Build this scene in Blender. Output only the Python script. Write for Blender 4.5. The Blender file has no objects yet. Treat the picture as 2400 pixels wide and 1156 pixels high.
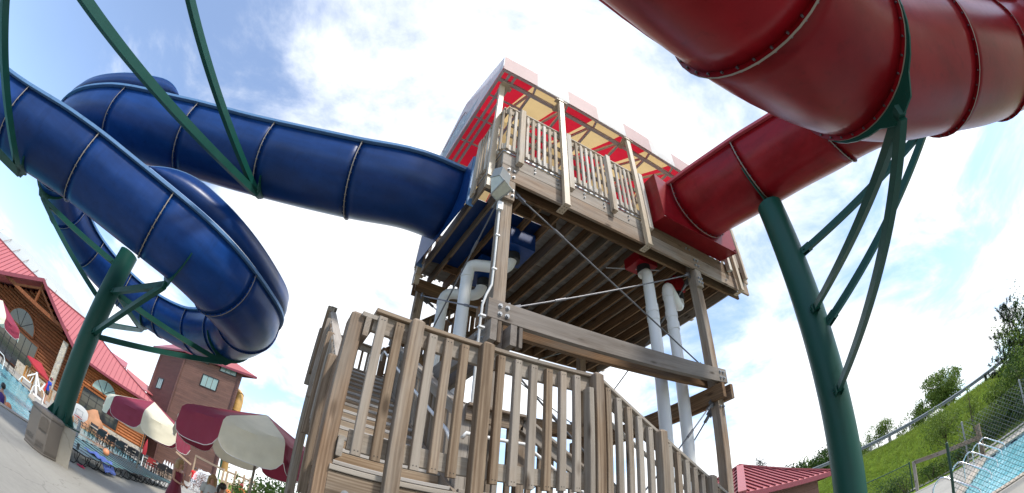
import bpy, bmesh, math, random
from mathutils import Vector, Matrix, Quaternion
from mathutils.geometry import tessellate_polygon
random.seed(11)
S = bpy.context.scene
COL = S.collection
R = math.radians
PI = math.pi
V = Vector

# ------------------------------------------------------------------ camera (full-frame diagonal fisheye, looking up)
cd = bpy.data.cameras.new('camera'); cam = bpy.data.objects.new('camera', cd); COL.objects.link(cam); S.camera = cam
cd.type = 'PANO'; cd.panorama_type = 'FISHEYE_EQUISOLID'
cd.sensor_width = 36; cd.sensor_height = 24; cd.sensor_fit = 'HORIZONTAL'
cd.fisheye_lens = 1044.756/2400*36; cd.fisheye_fov = R(200)
cd.shift_x = 0.0004; cd.shift_y = -0.0774
cd.clip_start = 0.05; cd.clip_end = 3000
_p, _r, _y = 0.7711394, 0.0734965, 0.4747915
def _cw(c):
    cr, sr, cp, sp, cy, sy = math.cos(_r), math.sin(_r), math.cos(_p), math.sin(_p), math.cos(_y), math.sin(_y)
    x = c[0]*cr-c[1]*sr; y = c[0]*sr+c[1]*cr; z = c[2]
    w = (x, z*cp-y*sp, z*sp+y*cp)
    return V((w[0]*cy+w[1]*sy, -w[0]*sy+w[1]*cy, w[2]))
_m = Matrix.Identity(4)
for _i, _c in enumerate(((1, 0, 0), (0, 1, 0), (0, 0, -1))):
    _m.col[_i] = _cw(_c).to_4d(); _m[3][_i] = 0
_m.translation = V((0, 0, 1.6)); cam.matrix_world = _m

# ------------------------------------------------------------------ sky, sun, exposure
SUN_AZ, SUN_EL = 152, 54          # azimuth from +Y towards +X: behind the camera, to its right
wd = bpy.data.worlds.new('World'); S.world = wd; wd.use_nodes = True
nt = wd.node_tree; N = nt.nodes; Lk = nt.links; N.clear()
def wn(t, **k):
    n = N.new(t)
    for a, b in k.items(): setattr(n, a, b)
    return n
out = wn('ShaderNodeOutputWorld'); tc = wn('ShaderNodeTexCoord')
sky = wn('ShaderNodeTexSky', sky_type='NISHITA', sun_disc=False, sun_elevation=R(SUN_EL), sun_rotation=R(SUN_AZ), air_density=1.0, dust_density=0.6, ozone_density=3.0)
bgs = wn('ShaderNodeBackground'); bgs.inputs[1].default_value = 0.15
Lk.new(sky.outputs[0], bgs.inputs[0])
sep = wn('ShaderNodeSeparateXYZ'); Lk.new(tc.outputs['Generated'], sep.inputs[0])
def wm(op, a, b=None, clamp=False):
    n = wn('ShaderNodeMath', operation=op, use_clamp=clamp)
    for i, q in enumerate((a, b)):
        if q is None: continue
        if isinstance(q, (int, float)): n.inputs[i].default_value = q
        else: Lk.new(q, n.inputs[i])
    return n.outputs[0]
zz = wm('ADD', wm('MAXIMUM', sep.outputs[2], 0.0), 0.16)
cmb = wn('ShaderNodeCombineXYZ')
Lk.new(wm('DIVIDE', sep.outputs[0], zz), cmb.inputs[0]); Lk.new(wm('DIVIDE', sep.outputs[1], zz), cmb.inputs[1])
cmb.inputs[2].default_value = 3.7
def wnoise(scale, detail, rough, dist, off):
    mp = wn('ShaderNodeMapping'); mp.inputs['Location'].default_value = off
    Lk.new(cmb.outputs[0], mp.inputs[0])
    n = wn('ShaderNodeTexNoise'); n.inputs['Scale'].default_value = scale; n.inputs['Detail'].default_value = detail
    n.inputs['Roughness'].default_value = rough; n.inputs['Distortion'].default_value = dist
    Lk.new(mp.outputs[0], n.inputs['Vector']); return n.outputs['Fac']
big = wnoise(0.42, 3, 0.5, 0.2, (35.94, 5.28, 0))
fine = wnoise(1.9, 10, 0.62, 0.35, (0.4, 5.3, 0))
msk = wm('ADD', wm('ADD', wm('MULTIPLY', big, 1.25), wm('MULTIPLY', fine, 0.75)), wm('MULTIPLY', sep.outputs[0], 0.13))   # the cloud sheet thickens towards +x
mr = wn('ShaderNodeMapRange', interpolation_type='SMOOTHSTEP'); Lk.new(msk, mr.inputs[0])
mr.inputs[3].default_value = 0.08; mr.inputs[1].default_value = 0.93; mr.inputs[2].default_value = 1.17
shade = wnoise(0.9, 6, 0.55, 0.2, (7.7, 1.2, 0))
mr2 = wn('ShaderNodeMapRange'); Lk.new(shade, mr2.inputs[0])
mr2.inputs[1].default_value = 0.3; mr2.inputs[2].default_value = 0.7; mr2.inputs[3].default_value = 0.60; mr2.inputs[4].default_value = 0.86
bgc = wn('ShaderNodeBackground'); bgc.inputs[0].default_value = (0.95, 0.975, 1.0, 1); Lk.new(mr2.outputs[0], bgc.inputs[1])
mix = wn('ShaderNodeMixShader'); Lk.new(mr.outputs[0], mix.inputs[0]); Lk.new(bgs.outputs[0], mix.inputs[1]); Lk.new(bgc.outputs[0], mix.inputs[2])
Lk.new(mix.outputs[0], out.inputs[0])
sl = bpy.data.lights.new('sun', 'SUN'); so = bpy.data.objects.new('sun', sl); COL.objects.link(so)
sl.energy = 2.0; sl.angle = R(6); sl.color = (1.0, 0.95, 0.87)
_ts = V((math.sin(R(SUN_AZ))*math.cos(R(SUN_EL)), math.cos(R(SUN_AZ))*math.cos(R(SUN_EL)), math.sin(R(SUN_EL))))
so.rotation_euler = _ts.to_track_quat('Z', 'Y').to_euler(); so.location = _ts*60
vs = S.view_settings; vs.view_transform = 'Standard'; vs.look = 'None'; vs.gamma = 1; vs.use_curve_mapping = False; vs.exposure = 1.04
S.cycles.max_bounces = 6; S.cycles.diffuse_bounces = 3; S.cycles.glossy_bounces = 3; S.cycles.transparent_max_bounces = 8
S.cycles.use_denoising = True

# ------------------------------------------------------------------ helpers: objects
WM = {}
def _link(o, parent, M):
    COL.objects.link(o); WM[o.name] = M.copy()
    if parent is not None:
        o.parent = parent; o.matrix_parent_inverse = WM[parent.name].inverted()
    o.matrix_basis = M
    return o
def tag(o, label=None, cat=None, group=None, kind=None):
    if label: o['label'] = label
    if cat: o['category'] = cat
    if group: o['group'] = group
    if kind: o['kind'] = kind
    return o
def thing(name, label, cat, loc=(0, 0, 0), group=None):
    o = bpy.data.objects.new(name, None); o.empty_display_size = 0.2
    _link(o, None, Matrix.Translation(V(loc))); return tag(o, label, cat, group)
def dup(root, loc, rz=0, label=None, group=None):
    def cp(o, par):
        c = o.copy(); COL.objects.link(c); c.parent = par
        for ch in [q for q in KIDS.get(o.name, [])]: cp(ch, c)
        return c
    r = cp(root, None); r.matrix_basis = Matrix.Translation(V(loc)) @ Matrix.Rotation(rz, 4, 'Z')
    if label: r['label'] = label
    if group: r['group'] = group
    return r
KIDS = {}
def kids_of(root):
    KIDS.setdefault(root.name, [])
    for o in COL.objects:
        if o.parent == root:
            KIDS[root.name].append(o); kids_of(o)
def place(root, loc, rz=0): root.matrix_basis = Matrix.Translation(V(loc)) @ Matrix.Rotation(rz, 4, 'Z')

class MB:
    def __init__(s): s.v = []; s.f = []; s.m = []
    def add(s, vs, fs, mi=0):
        b = len(s.v); s.v += [tuple(q) for q in vs]; s.f += [tuple(b+i for i in f) for f in fs]; s.m += [mi]*len(fs); return s
    def box(s, x0, y0, z0, x1, y1, z1, mi=0):
        return s.add([(x0,y0,z0),(x1,y0,z0),(x1,y1,z0),(x0,y1,z0),(x0,y0,z1),(x1,y0,z1),(x1,y1,z1),(x0,y1,z1)],
                     [(0,3,2,1),(4,5,6,7),(0,1,5,4),(1,2,6,5),(2,3,7,6),(3,0,4,7)], mi)
    def bar(s, p0, p1, w, h, up=(0,0,1), mi=0):
        M = frame(p0, p1, up); L = (V(p1)-V(p0)).length
        pts = [M @ V((x*w/2, y*h/2, z*L)) for z in (0, 1) for x, y in ((-1,-1),(1,-1),(1,1),(-1,1))]
        return s.add(pts, [(0,3,2,1),(4,5,6,7),(0,1,5,4),(1,2,6,5),(2,3,7,6),(3,0,4,7)], mi)
    def cyl(s, p0, p1, r0, r1=None, n=12, cap=True, mi=0):
        r1 = r0 if r1 is None else r1
        M = frame(p0, p1); L = (V(p1)-V(p0)).length
        pts = [M @ V((math.cos(2*PI*i/n)*r, math.sin(2*PI*i/n)*r, z)) for r, z in ((r0, 0), (r1, L)) for i in range(n)]
        fs = [(i, (i+1) % n, n+(i+1) % n, n+i) for i in range(n)]
        if cap: fs += [tuple(range(n-1, -1, -1)), tuple(range(n, 2*n))]
        return s.add(pts, fs, mi)
    def tube(s, pts, r, n=8, closed=False, mi=0, cap=True):
        pts = [V(p) for p in pts]; m = len(pts); rings = []; rr = r if isinstance(r, (list, tuple)) else [r]*m
        u = None
        for i, p in enumerate(pts):
            a = pts[i-1] if (i > 0 or closed) else p; b = pts[(i+1) % m] if (i < m-1 or closed) else p
            t = (b-a).normalized()
            if u is None: u = t.orthogonal().normalized()
            u = (u - t*u.dot(t)).normalized(); w = t.cross(u)
            rings.append([p+(u*math.cos(2*PI*k/n)+w*math.sin(2*PI*k/n))*rr[i] for k in range(n)])
        fs = []
        for i in range(m if closed else m-1):
            j = (i+1) % m
            fs += [(i*n+k, i*n+(k+1) % n, j*n+(k+1) % n, j*n+k) for k in range(n)]
        if cap and not closed: fs += [tuple(range(n-1, -1, -1)), tuple((m-1)*n+k for k in range(n))]
        return s.add([q for g in rings for q in g], fs, mi)
    def ell(s, c, r, n=12, m=8, M=None, mi=0, f=None):
        c = V(c); r = (r, r, r) if isinstance(r, (int, float)) else r; pts = []
        for j in range(m+1):
            a = PI*j/m-PI/2
            for i in range(n):
                b = 2*PI*i/n; q = V((math.cos(a)*math.cos(b)*r[0], math.cos(a)*math.sin(b)*r[1], math.sin(a)*r[2]))
                if f: q = f(q)
                pts.append(c+(M @ q if M else q))
        fs = [(j*n+i, j*n+(i+1) % n, (j+1)*n+(i+1) % n, (j+1)*n+i) for j in range(m) for i in range(n)]
        return s.add(pts, fs, mi)
    def lathe(s, c, prof, n=16, mi=0):
        c = V(c); pts = [c+V((math.cos(2*PI*i/n)*r, math.sin(2*PI*i/n)*r, z)) for r, z in prof for i in range(n)]
        fs = [(j*n+i, j*n+(i+1) % n, (j+1)*n+(i+1) % n, (j+1)*n+i) for j in range(len(prof)-1) for i in range(n)]
        return s.add(pts, fs, mi)
    def prism(s, poly, d, mi=0):     # poly: list of 3D points (planar), d: extrusion vector
        n = len(poly); d = V(d); a = [V(p) for p in poly]
        return s.add(a+[p+d for p in a], [tuple(range(n-1, -1, -1)), tuple(range(n, 2*n))]+[(i, (i+1) % n, n+(i+1) % n, n+i) for i in range(n)], mi)
    def mesh(s, name):
        me = bpy.data.meshes.new(name); me.from_pydata(s.v, [], s.f); return me
    def build(s, name, mat, parent=None, smooth=False, kind=None, label=None, solid=None, fix=True):
        me = s.mesh(name); mats = mat if isinstance(mat, (list, tuple)) else [mat]
        for q in mats: me.materials.append(q)
        if len(mats) > 1: me.polygons.foreach_set('material_index', s.m)
        if fix:
            bm = bmesh.new(); bm.from_mesh(me); bmesh.ops.recalc_face_normals(bm, faces=bm.faces); bm.to_mesh(me); bm.free()
        if smooth:
            me.polygons.foreach_set('use_smooth', [True]*len(me.polygons))
            if smooth != 'all': me.set_sharp_from_angle(angle=R(38))
        o = bpy.data.objects.new(name, me); _link(o, parent, Matrix())
        if solid:
            md = o.modifiers.new('thickness', 'SOLIDIFY'); md.thickness = solid; md.offset = 0
        return tag(o, label, None, None, kind)
def frame(p0, p1, up=(0, 0, 1)):
    p0 = V(p0); z = (V(p1)-p0).normalized(); u = V(up)
    if abs(z.dot(u.normalized())) > 0.985: u = V((0, 1, 0)) if abs(z.y) < 0.9 else V((1, 0, 0))
    x = u.cross(z).normalized(); y = z.cross(x)
    M = Matrix((x, y, z)).transposed().to_4x4(); M.translation = p0; return M
_pc = {}
def plank(name, p0, p1, w, h, mat, parent, up=(0, 0, 1), ch=0.004, kind=None, tip=0):
    """one sawn timber: local z along its length, w across, h towards 'up', chamfered arrises"""
    L = (V(p1)-V(p0)).length; key = (round(w, 4), round(h, 4), round(L, 3), mat.name, tip)
    if key not in _pc:
        a, b, c = w/2, h/2, min(ch, w*.2, h*.2)
        sec = [(-a+c,-b),(a-c,-b),(a,-b+c),(a,b-c),(a-c,b),(-a+c,b),(-a,b-c),(-a,-b+c)]
        pts = [(x, y, 0) for x, y in sec]+[(x, y, L-tip) for x, y in sec]
        fs = [(i, (i+1) % 8, 8+(i+1) % 8, 8+i) for i in range(8)]+[tuple(range(7, -1, -1))]
        if tip:
            q = min(tip, a*.8, b*.8); pts += [(max(-a+q, min(a-q, x)), max(-b+q, min(b-q, y)), L) for x, y in sec]
            fs += [(8+i, 8+(i+1) % 8, 16+(i+1) % 8, 16+i) for i in range(8)]+[tuple(range(16, 24))]
        else: fs += [tuple(range(8, 16))]
        me = bpy.data.meshes.new(name); me.from_pydata(pts, [], fs); me.materials.append(mat); _pc[key] = me
    o = bpy.data.objects.new(name, _pc[key]); _link(o, parent, frame(p0, p1, up)); return tag(o, kind=kind)
def text_mesh(name, body, size, M, mat, parent, extrude=0.004):
    cu = bpy.data.curves.new(name, 'FONT'); cu.body = body; cu.size = size; cu.extrude = extrude; cu.align_x = 'CENTER'; cu.align_y = 'CENTER'
    o = bpy.data.objects.new(name, cu); COL.objects.link(o); bpy.context.view_layer.update()
    me = bpy.data.meshes.new_from_object(o.evaluated_get(bpy.context.evaluated_depsgraph_get())); bpy.data.objects.remove(o); me.materials.clear(); me.materials.append(mat)
    return _link(bpy.data.objects.new(name, me), parent, M)

# ------------------------------------------------------------------ helpers: materials
def newmat(name):
    m = bpy.data.materials.new(name); m.use_nodes = True; t = m.node_tree; b = t.nodes['Principled BSDF']; return m, t, b
def tn(t, ty, **k):
    n = t.nodes.new(ty)
    for a, b in k.items(): setattr(n, a, b)
    return n
def ramp(t, fac, stops):
    n = tn(t, 'ShaderNodeValToRGB'); e = n.color_ramp.elements
    while len(e) < len(stops): e.new(0.5)
    for i, (p, c) in enumerate(stops): e[i].position = p; e[i].color = (*c, 1)
    t.links.new(fac, n.inputs[0]); return n.outputs[0]
def mixc(t, fac, a, b, mode='MIX'):
    n = tn(t, 'ShaderNodeMix', data_type='RGBA', blend_type=mode)
    for i, q in ((0, fac), (6, a), (7, b)):
        if isinstance(q, (int, float)): n.inputs[i].default_value = q
        elif isinstance(q, tuple): n.inputs[i].default_value = (*q, 1)
        else: t.links.new(q, n.inputs[i])
    return n.outputs[2]
def tmath(t, op, a, b=0.0, clamp=False):
    n = tn(t, 'ShaderNodeMath', operation=op, use_clamp=clamp)
    for i, q in enumerate((a, b)):
        if isinstance(q, (int, float)): n.inputs[i].default_value = q
        else: t.links.new(q, n.inputs[i])
    return n.outputs[0]
def tnoise(t, vec, scale, detail=4, rough=0.55, dist=0.0, out='Fac'):
    n = tn(t, 'ShaderNodeTexNoise'); n.inputs['Scale'].default_value = scale; n.inputs['Detail'].default_value = detail
    n.inputs['Roughness'].default_value = rough; n.inputs['Distortion'].default_value = dist
    t.links.new(vec, n.inputs['Vector']); return n.outputs[out]
def tmap(t, vec, scale=(1, 1, 1), loc=(0, 0, 0), rot=(0, 0, 0)):
    n = tn(t, 'ShaderNodeMapping'); n.inputs['Scale'].default_value = scale; n.inputs['Location'].default_value = loc; n.inputs['Rotation'].default_value = rot
    t.links.new(vec, n.inputs[0]); return n.outputs[0]
def objco(t, rnd=True):
    c = tn(t, 'ShaderNodeTexCoord').outputs['Object']
    if not rnd: return c, None
    oi = tn(t, 'ShaderNodeObjectInfo').outputs['Random']
    a = tn(t, 'ShaderNodeVectorMath', operation='SCALE'); a.inputs[0].default_value = (37, 91, 53); t.links.new(oi, a.inputs['Scale'])
    b = tn(t, 'ShaderNodeVectorMath', operation='ADD'); t.links.new(c, b.inputs[0]); t.links.new(a.outputs[0], b.inputs[1]); return b.outputs[0], oi
def tbump(t, b, h, strength=0.3, dist=0.01):
    n = tn(t, 'ShaderNodeBump'); n.inputs['Strength'].default_value = strength; n.inputs['Distance'].default_value = dist
    t.links.new(h, n.inputs['Height']); t.links.new(n.outputs[0], b.inputs['Normal'])
def plain(name, col, rough=0.55, metal=0.0, var=0.12, scale=6.0, bump=0.0, coat=0.0, spec=0.5, dirt=None):
    m, t, b = newmat(name); co, oi = objco(t)
    n1 = tnoise(t, co, scale, 6, 0.6); n2 = tnoise(t, co, scale*0.17, 3, 0.5)
    f = tmath(t, 'ADD', tmath(t, 'MULTIPLY', n1, 0.6), tmath(t, 'MULTIPLY', n2, 0.4))
    c = mixc(t, f, tuple(max(0, q*(1-var*2)) for q in col), tuple(min(1, q*(1+var*2)) for q in col))
    if dirt: c = mixc(t, tmath(t, 'MULTIPLY', ramp(t, n2, [(0.45, (0, 0, 0)), (0.7, (1, 1, 1))]), dirt[1]), c, dirt[0])
    t.links.new(c, b.inputs['Base Color'])
    b.inputs['Roughness'].default_value = rough; b.inputs['Metallic'].default_value = metal
    b.inputs['Coat Weight'].default_value = coat; b.inputs['Specular IOR Level'].default_value = spec
    if rough > 0.15:
        r = tmath(t, 'MULTIPLY_ADD', n1, 0.25); r.node.inputs[2].default_value = rough-0.12; t.links.new(r, b.inputs['Roughness'])
    if bump: tbump(t, b, n1, bump, 0.01)
    return m
def wood(name, dark, light, grey, greyness=0.5, knots=True, rough=0.8):
    m, t, b = newmat(name); co, oi = objco(t)
    g = tnoise(t, tmap(t, co, (55, 55, 2.0)), 1.0, 6, 0.7, 0.5)
    w = tn(t, 'ShaderNodeTexWave', wave_type='RINGS', rings_direction='Z'); w.inputs['Scale'].default_value = 15.0; w.inputs['Distortion'].default_value = 7.0
    w.inputs['Detail'].default_value = 2.5; w.inputs['Detail Scale'].default_value = 0.6
    lc = tn(t, 'ShaderNodeVectorMath', operation='SCALE'); lc.inputs[0].default_value = (0.09, 0.05, 9.0); t.links.new(oi, lc.inputs['Scale'])
    la = tn(t, 'ShaderNodeVectorMath', operation='ADD'); t.links.new(tn(t, 'ShaderNodeTexCoord').outputs['Object'], la.inputs[0]); t.links.new(lc.outputs[0], la.inputs[1]); t.links.new(tmap(t, la.outputs[0], (1, 1, 0.045)), w.inputs['Vector'])
    lo = tnoise(t, tmap(t, co, (3, 3, 0.9)), 1.0, 4, 0.6)
    f = tmath(t, 'ADD', tmath(t, 'MULTIPLY', g, 0.76), tmath(t, 'MULTIPLY', w.outputs['Fac'], 0.17))
    c = ramp(t, f, [(0.25, dark), (0.66, light)])
    gm = tmath(t, 'ADD', tmath(t, 'MULTIPLY', lo, 1.5), tmath(t, 'MULTIPLY', oi, 0.9))
    gf = tn(t, 'ShaderNodeMapRange'); t.links.new(gm, gf.inputs[0]); gf.inputs[1].default_value = 1.75-greyness*1.2; gf.inputs[2].default_value = 2.15-greyness*1.2
    gf.inputs[4].default_value = 0.85
    gc = mixc(t, g, tuple(q*0.62 for q in grey), tuple(min(1, q*1.2) for q in grey))
    c = mixc(t, gf.outputs[0], c, gc)
    br = tn(t, 'ShaderNodeMapRange'); t.links.new(oi, br.inputs[0]); br.inputs[3].default_value = 0.78; br.inputs[4].default_value = 1.2
    c = mixc(t, 1.0, c, br.outputs[0], 'MULTIPLY')
    st = ramp(t, tnoise(t, tmap(t, co, (6, 6, 0.55), (5, 2, 1)), 1.0, 5, 0.65), [(0.36, (0.5, 0.46, 0.42)), (0.56, (1, 1, 1))])
    c = mixc(t, 0.6, c, st, 'MULTIPLY')          # damp stains
    if knots:
        vo = tn(t, 'ShaderNodeTexVoronoi', feature='F1'); vo.inputs['Scale'].default_value = 1.0; t.links.new(tmap(t, co, (5.5, 5.5, 1.9)), vo.inputs['Vector'])
        k = tn(t, 'ShaderNodeMapRange'); t.links.new(vo.outputs['Distance'], k.inputs[0]); k.inputs[1].default_value = 0.07; k.inputs[2].default_value = 0.19; k.inputs[3].default_value = 0.85; k.inputs[4].default_value = 0.0
        c = mixc(t, k.outputs[0], c, tuple(q*0.4 for q in dark))
    t.links.new(c, b.inputs['Base Color']); b.inputs['Roughness'].default_value = rough; b.inputs['Specular IOR Level'].default_value = 0.25
    tbump(t, b, g, 0.3, 0.003)
    return m
def gelcoat(name, col, rough=0.22, streak=0.25):
    m, t, b = newmat(name); co, oi = objco(t)
    n1 = tnoise(t, tmap(t, co, (1.2, 1.2, 4.5)), 1.0, 5, 0.6); n2 = tnoise(t, co, 14, 4, 0.6)
    c = mixc(t, ramp(t, n1, [(0.3, (0, 0, 0)), (0.75, (1, 1, 1))]), tuple(q*(1-streak) for q in col), tuple(min(1, q*(1+streak)+0.004*streak) for q in col))
    ck = tnoise(t, tmap(t, co, (5.0, 5.0, 0.7)), 1.0, 7, 0.7, 0.3); ck2 = tnoise(t, co, 0.7, 3, 0.5)
    cf = tmath(t, 'MULTIPLY', ramp(t, ck, [(0.5, (0, 0, 0)), (0.85, (1, 1, 1))]), tmath(t, 'MULTIPLY', ck2, 0.32))
    c = mixc(t, cf, c, tuple(min(1, q*1.7+0.055) for q in col))          # chalky, streaked weathering
    c = mixc(t, tmath(t, 'MULTIPLY', ramp(t, tnoise(t, tmap(t, co, (9, 9, 0.9), (3, 1, 0)), 1.0, 5, 0.7), [(0.56, (0, 0, 0)), (0.75, (1, 1, 1))]), 0.45), c, tuple(q*0.35 for q in col))   # grime runs
    br = tn(t, 'ShaderNodeMapRange'); t.links.new(oi, br.inputs[0]); br.inputs[3].default_value = 0.80; br.inputs[4].default_value = 1.16
    c = mixc(t, 1.0, c, br.outputs[0], 'MULTIPLY')
    t.links.new(c, b.inputs['Base Color'])
    r = tmath(t, 'MULTIPLY_ADD', n2, 0.10); r.node.inputs[2].default_value = rough-0.02; t.links.new(r, b.inputs['Roughness'])
    b.inputs['Coat Weight'].default_value = 0.0; b.inputs['Specular IOR Level'].default_value = 0.26
    tbump(t, b, tnoise(t, co, 3.5, 3, 0.5), 0.06, 0.02)
    return m
def stone(name, cols, scale, mortar=(0.45, 0.42, 0.36), bump=0.6, stretch=(1, 1, 1)):
    m, t, b = newmat(name); co, _ = objco(t, False); co = tmap(t, co, stretch)
    v = tn(t, 'ShaderNodeTexVoronoi', feature='F1'); v.inputs['Scale'].default_value = scale; t.links.new(co, v.inputs['Vector'])
    e = tn(t, 'ShaderNodeTexVoronoi', feature='DISTANCE_TO_EDGE'); e.inputs['Scale'].default_value = scale; t.links.new(co, e.inputs['Vector'])
    s = tn(t, 'ShaderNodeSeparateColor'); t.links.new(v.outputs['Color'], s.inputs[0])
    c = ramp(t, s.outputs[0], [(i/(len(cols)-1), q) for i, q in enumerate(cols)])
    c = mixc(t, tmath(t, 'MULTIPLY', tnoise(t, co, scale*4, 4), 0.35), c, tuple(q*0.4 for q in cols[0]))
    ed = ramp(t, e.outputs['Distance'], [(0.03, (0, 0, 0)), (0.09, (1, 1, 1))])
    c = mixc(t, ed, mortar, c); t.links.new(c, b.inputs['Base Color']); b.inputs['Roughness'].default_value = 0.85
    tbump(t, b, ed, bump, 0.03); return m
def siding(name, a, b_, pitch):
    """horizontal lapped boards too fine to pick apart: tone per course and a shadow line, by height"""
    m, t, b = newmat(name); co, _ = objco(t, False); sp = tn(t, 'ShaderNodeSeparateXYZ'); t.links.new(co, sp.inputs[0])
    q = tmath(t, 'DIVIDE', sp.outputs[2], pitch); fl = tmath(t, 'FLOOR', q); fr = tmath(t, 'FRACT', q)
    cx = tn(t, 'ShaderNodeCombineXYZ'); t.links.new(tmath(t, 'MULTIPLY', fl, 7.31), cx.inputs[2])
    t.links.new(tmath(t, 'MULTIPLY', sp.outputs[0], 0.35), cx.inputs[0]); t.links.new(tmath(t, 'MULTIPLY', sp.outputs[1], 0.35), cx.inputs[1])
    n = tnoise(t, cx.outputs[0], 1.0, 3, 0.7)
    c = ramp(t, n, [(0.3, a), (0.7, b_)])
    t.links.new(c, b.inputs['Base Color']); b.inputs['Roughness'].default_value = 0.8
    tbump(t, b, tmath(t, 'POWER', fr, 0.35), 0.9, 0.05); return m
def leafmat(name, a, b_, c3=None):
    m, t, b = newmat(name); co, oi = objco(t, False)
    n = tnoise(t, co, 1.1, 4, 0.6); n2 = tnoise(t, co, 9, 2, 0.5)
    c = ramp(t, tmath(t, 'ADD', tmath(t, 'MULTIPLY', n, 0.6), tmath(t, 'MULTIPLY', n2, 0.4)), [(0.35, a), (0.65, b_)]+([(0.8, c3)] if c3 else []))
    t.links.new(c, b.inputs['Base Color']); b.inputs['Roughness'].default_value = 0.6; b.inputs['Specular IOR Level'].default_value = 0.3
    tr = tn(t, 'ShaderNodeBsdfTranslucent'); t.links.new(c, tr.inputs[0]); mx = tn(t, 'ShaderNodeMixShader'); mx.inputs[0].default_value = 0.3
    t.links.new(b.outputs[0], mx.inputs[1]); t.links.new(tr.outputs[0], mx.inputs[2]); t.links.new(mx.outputs[0], t.nodes['Material Output'].inputs[0]); return m
def fabric(name, col, trans=0.3, var=0.08):
    m, t, b = newmat(name); co, oi = objco(t, False); n = tnoise(t, co, 2.2, 5, 0.6)
    c = mixc(t, n, tuple(q*(1-var*2) for q in col), tuple(min(1, q*(1+var*2)) for q in col)); t.links.new(c, b.inputs['Base Color']); b.inputs['Roughness'].default_value = 0.6
    b.inputs['Specular IOR Level'].default_value = 0.35
    tr = tn(t, 'ShaderNodeBsdfTranslucent'); t.links.new(c, tr.inputs[0]); mx = tn(t, 'ShaderNodeMixShader'); mx.inputs[0].default_value = trans
    t.links.new(b.outputs[0], mx.inputs[1]); t.links.new(tr.outputs[0], mx.inputs[2]); t.links.new(mx.outputs[0], t.nodes['Material Output'].inputs[0])
    tbump(t, b, tnoise(t, co, 5, 4, 0.5), 0.15, 0.02); return m
def water(name, a, b_):
    m, t, b = newmat(name); co, _ = objco(t, False)
    v = tn(t, 'ShaderNodeTexVoronoi', feature='SMOOTH_F1'); v.inputs['Scale'].default_value = 2.6
    vd = tn(t, 'ShaderNodeVectorMath', operation='ADD'); t.links.new(co, vd.inputs[0]); t.links.new(tnoise(t, co, 1.5, 2, 0.5, 0, 'Color'), vd.inputs[1]); t.links.new(vd.outputs[0], v.inputs['Vector'])
    c = ramp(t, v.outputs['Distance'], [(0.2, a), (0.75, b_)]); t.links.new(c, b.inputs['Base Color'])
    b.inputs['Roughness'].default_value = 0.06; b.inputs['IOR'].default_value = 1.33
    tbump(t, b, tmath(t, 'ADD', tnoise(t, co, 3.2, 3, 0.5, 0.6), tmath(t, 'MULTIPLY', tnoise(t, co, 9, 2, 0.5), 0.4)), 0.5, 0.05); return m

WD = wood('weathered_timber', (0.155, 0.10, 0.062), (0.375, 0.285, 0.20), (0.335, 0.30, 0.26), 0.58)
WG = wood('grey_weathered_timber', (0.18, 0.125, 0.085), (0.40, 0.315, 0.23), (0.365, 0.335, 0.295), 0.7)
WF = wood('fascia_timber', (0.125, 0.073, 0.042), (0.34, 0.235, 0.155), (0.30, 0.255, 0.21), 0.42)
WTI = wood('dark_tie_timber', (0.115, 0.08, 0.055), (0.27, 0.21, 0.155), (0.225, 0.20, 0.175), 0.6)
WL = wood('bleached_timber', (0.34, 0.26, 0.18), (0.66, 0.56, 0.44), (0.60, 0.56, 0.50), 0.6)
WT = wood('pale_tread_timber', (0.24, 0.2, 0.16), (0.46, 0.42, 0.37), (0.46, 0.445, 0.42), 0.9, False)
WR = wood('riser_timber', (0.2, 0.13, 0.075), (0.4, 0.3, 0.2), (0.36, 0.3, 0.23), 0.4, False)
WB = wood('brown_framing_timber', (0.085, 0.045, 0.022), (0.30, 0.18, 0.095), (0.15, 0.125, 0.10), 0.38)
WK = wood('deck_underside_timber', (0.2, 0.175, 0.15), (0.36, 0.33, 0.29), (0.33, 0.32, 0.3), 0.8, False)
GREEN = plain('dark_green_paint', (0.005, 0.066, 0.048), 0.42, 0, 0.15, 4, 0.05, 0.0, 0.3, ((0.02, 0.06, 0.045), 0.5))
GALV = plain('galvanised_steel', (0.30, 0.31, 0.32), 0.55, 0.6, 0.15, 20)
RODM = plain('weathered_steel_rod', (0.16, 0.16, 0.17), 0.5, 0.7, 0.15, 20)
TAN = plain('tan_powder_coat', (0.46, 0.37, 0.26), 0.45, 0, 0.08, 8)
PVC = plain('white_plastic_pipe', (0.72, 0.72, 0.71), 0.33, 0, 0.05, 3, 0, 0, 0.5, ((0.5, 0.48, 0.42), 0.35))
BLUE = gelcoat('navy_fibreglass', (0.0045, 0.037, 0.165), 0.3)
BLUEL = gelcoat('sun_faded_blue_rim', (0.10, 0.21, 0.39), 0.45, 0.1)
RED = gelcoat('deep_red_fibreglass', (0.225, 0.0045, 0.0095), 0.3)
REDL = gelcoat('sun_faded_red_rim', (0.46, 0.09, 0.11), 0.4, 0.1)
FLN = plain('flange_edge', (0.27, 0.235, 0.195), 0.6, 0, 0.2, 12)
WHITE = plain('white_paint', (0.78, 0.78, 0.76), 0.4, 0, 0.04, 6)
BLACK = plain('black_metal', (0.015, 0.015, 0.018), 0.4, 0.2, 0.1, 10)
CHROME = plain('polished_steel', (0.7, 0.7, 0.71), 0.2, 1.0, 0.05, 10)
GLASS = plain('dark_window_glass', (0.02, 0.026, 0.03), 0.06, 0, 0.2, 0.6, 0, 0, 0.8)
GLASSL = plain('pale_window_glass', (0.22, 0.32, 0.29), 0.12, 0, 0.1, 0.6, 0, 0, 0.8)
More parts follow.
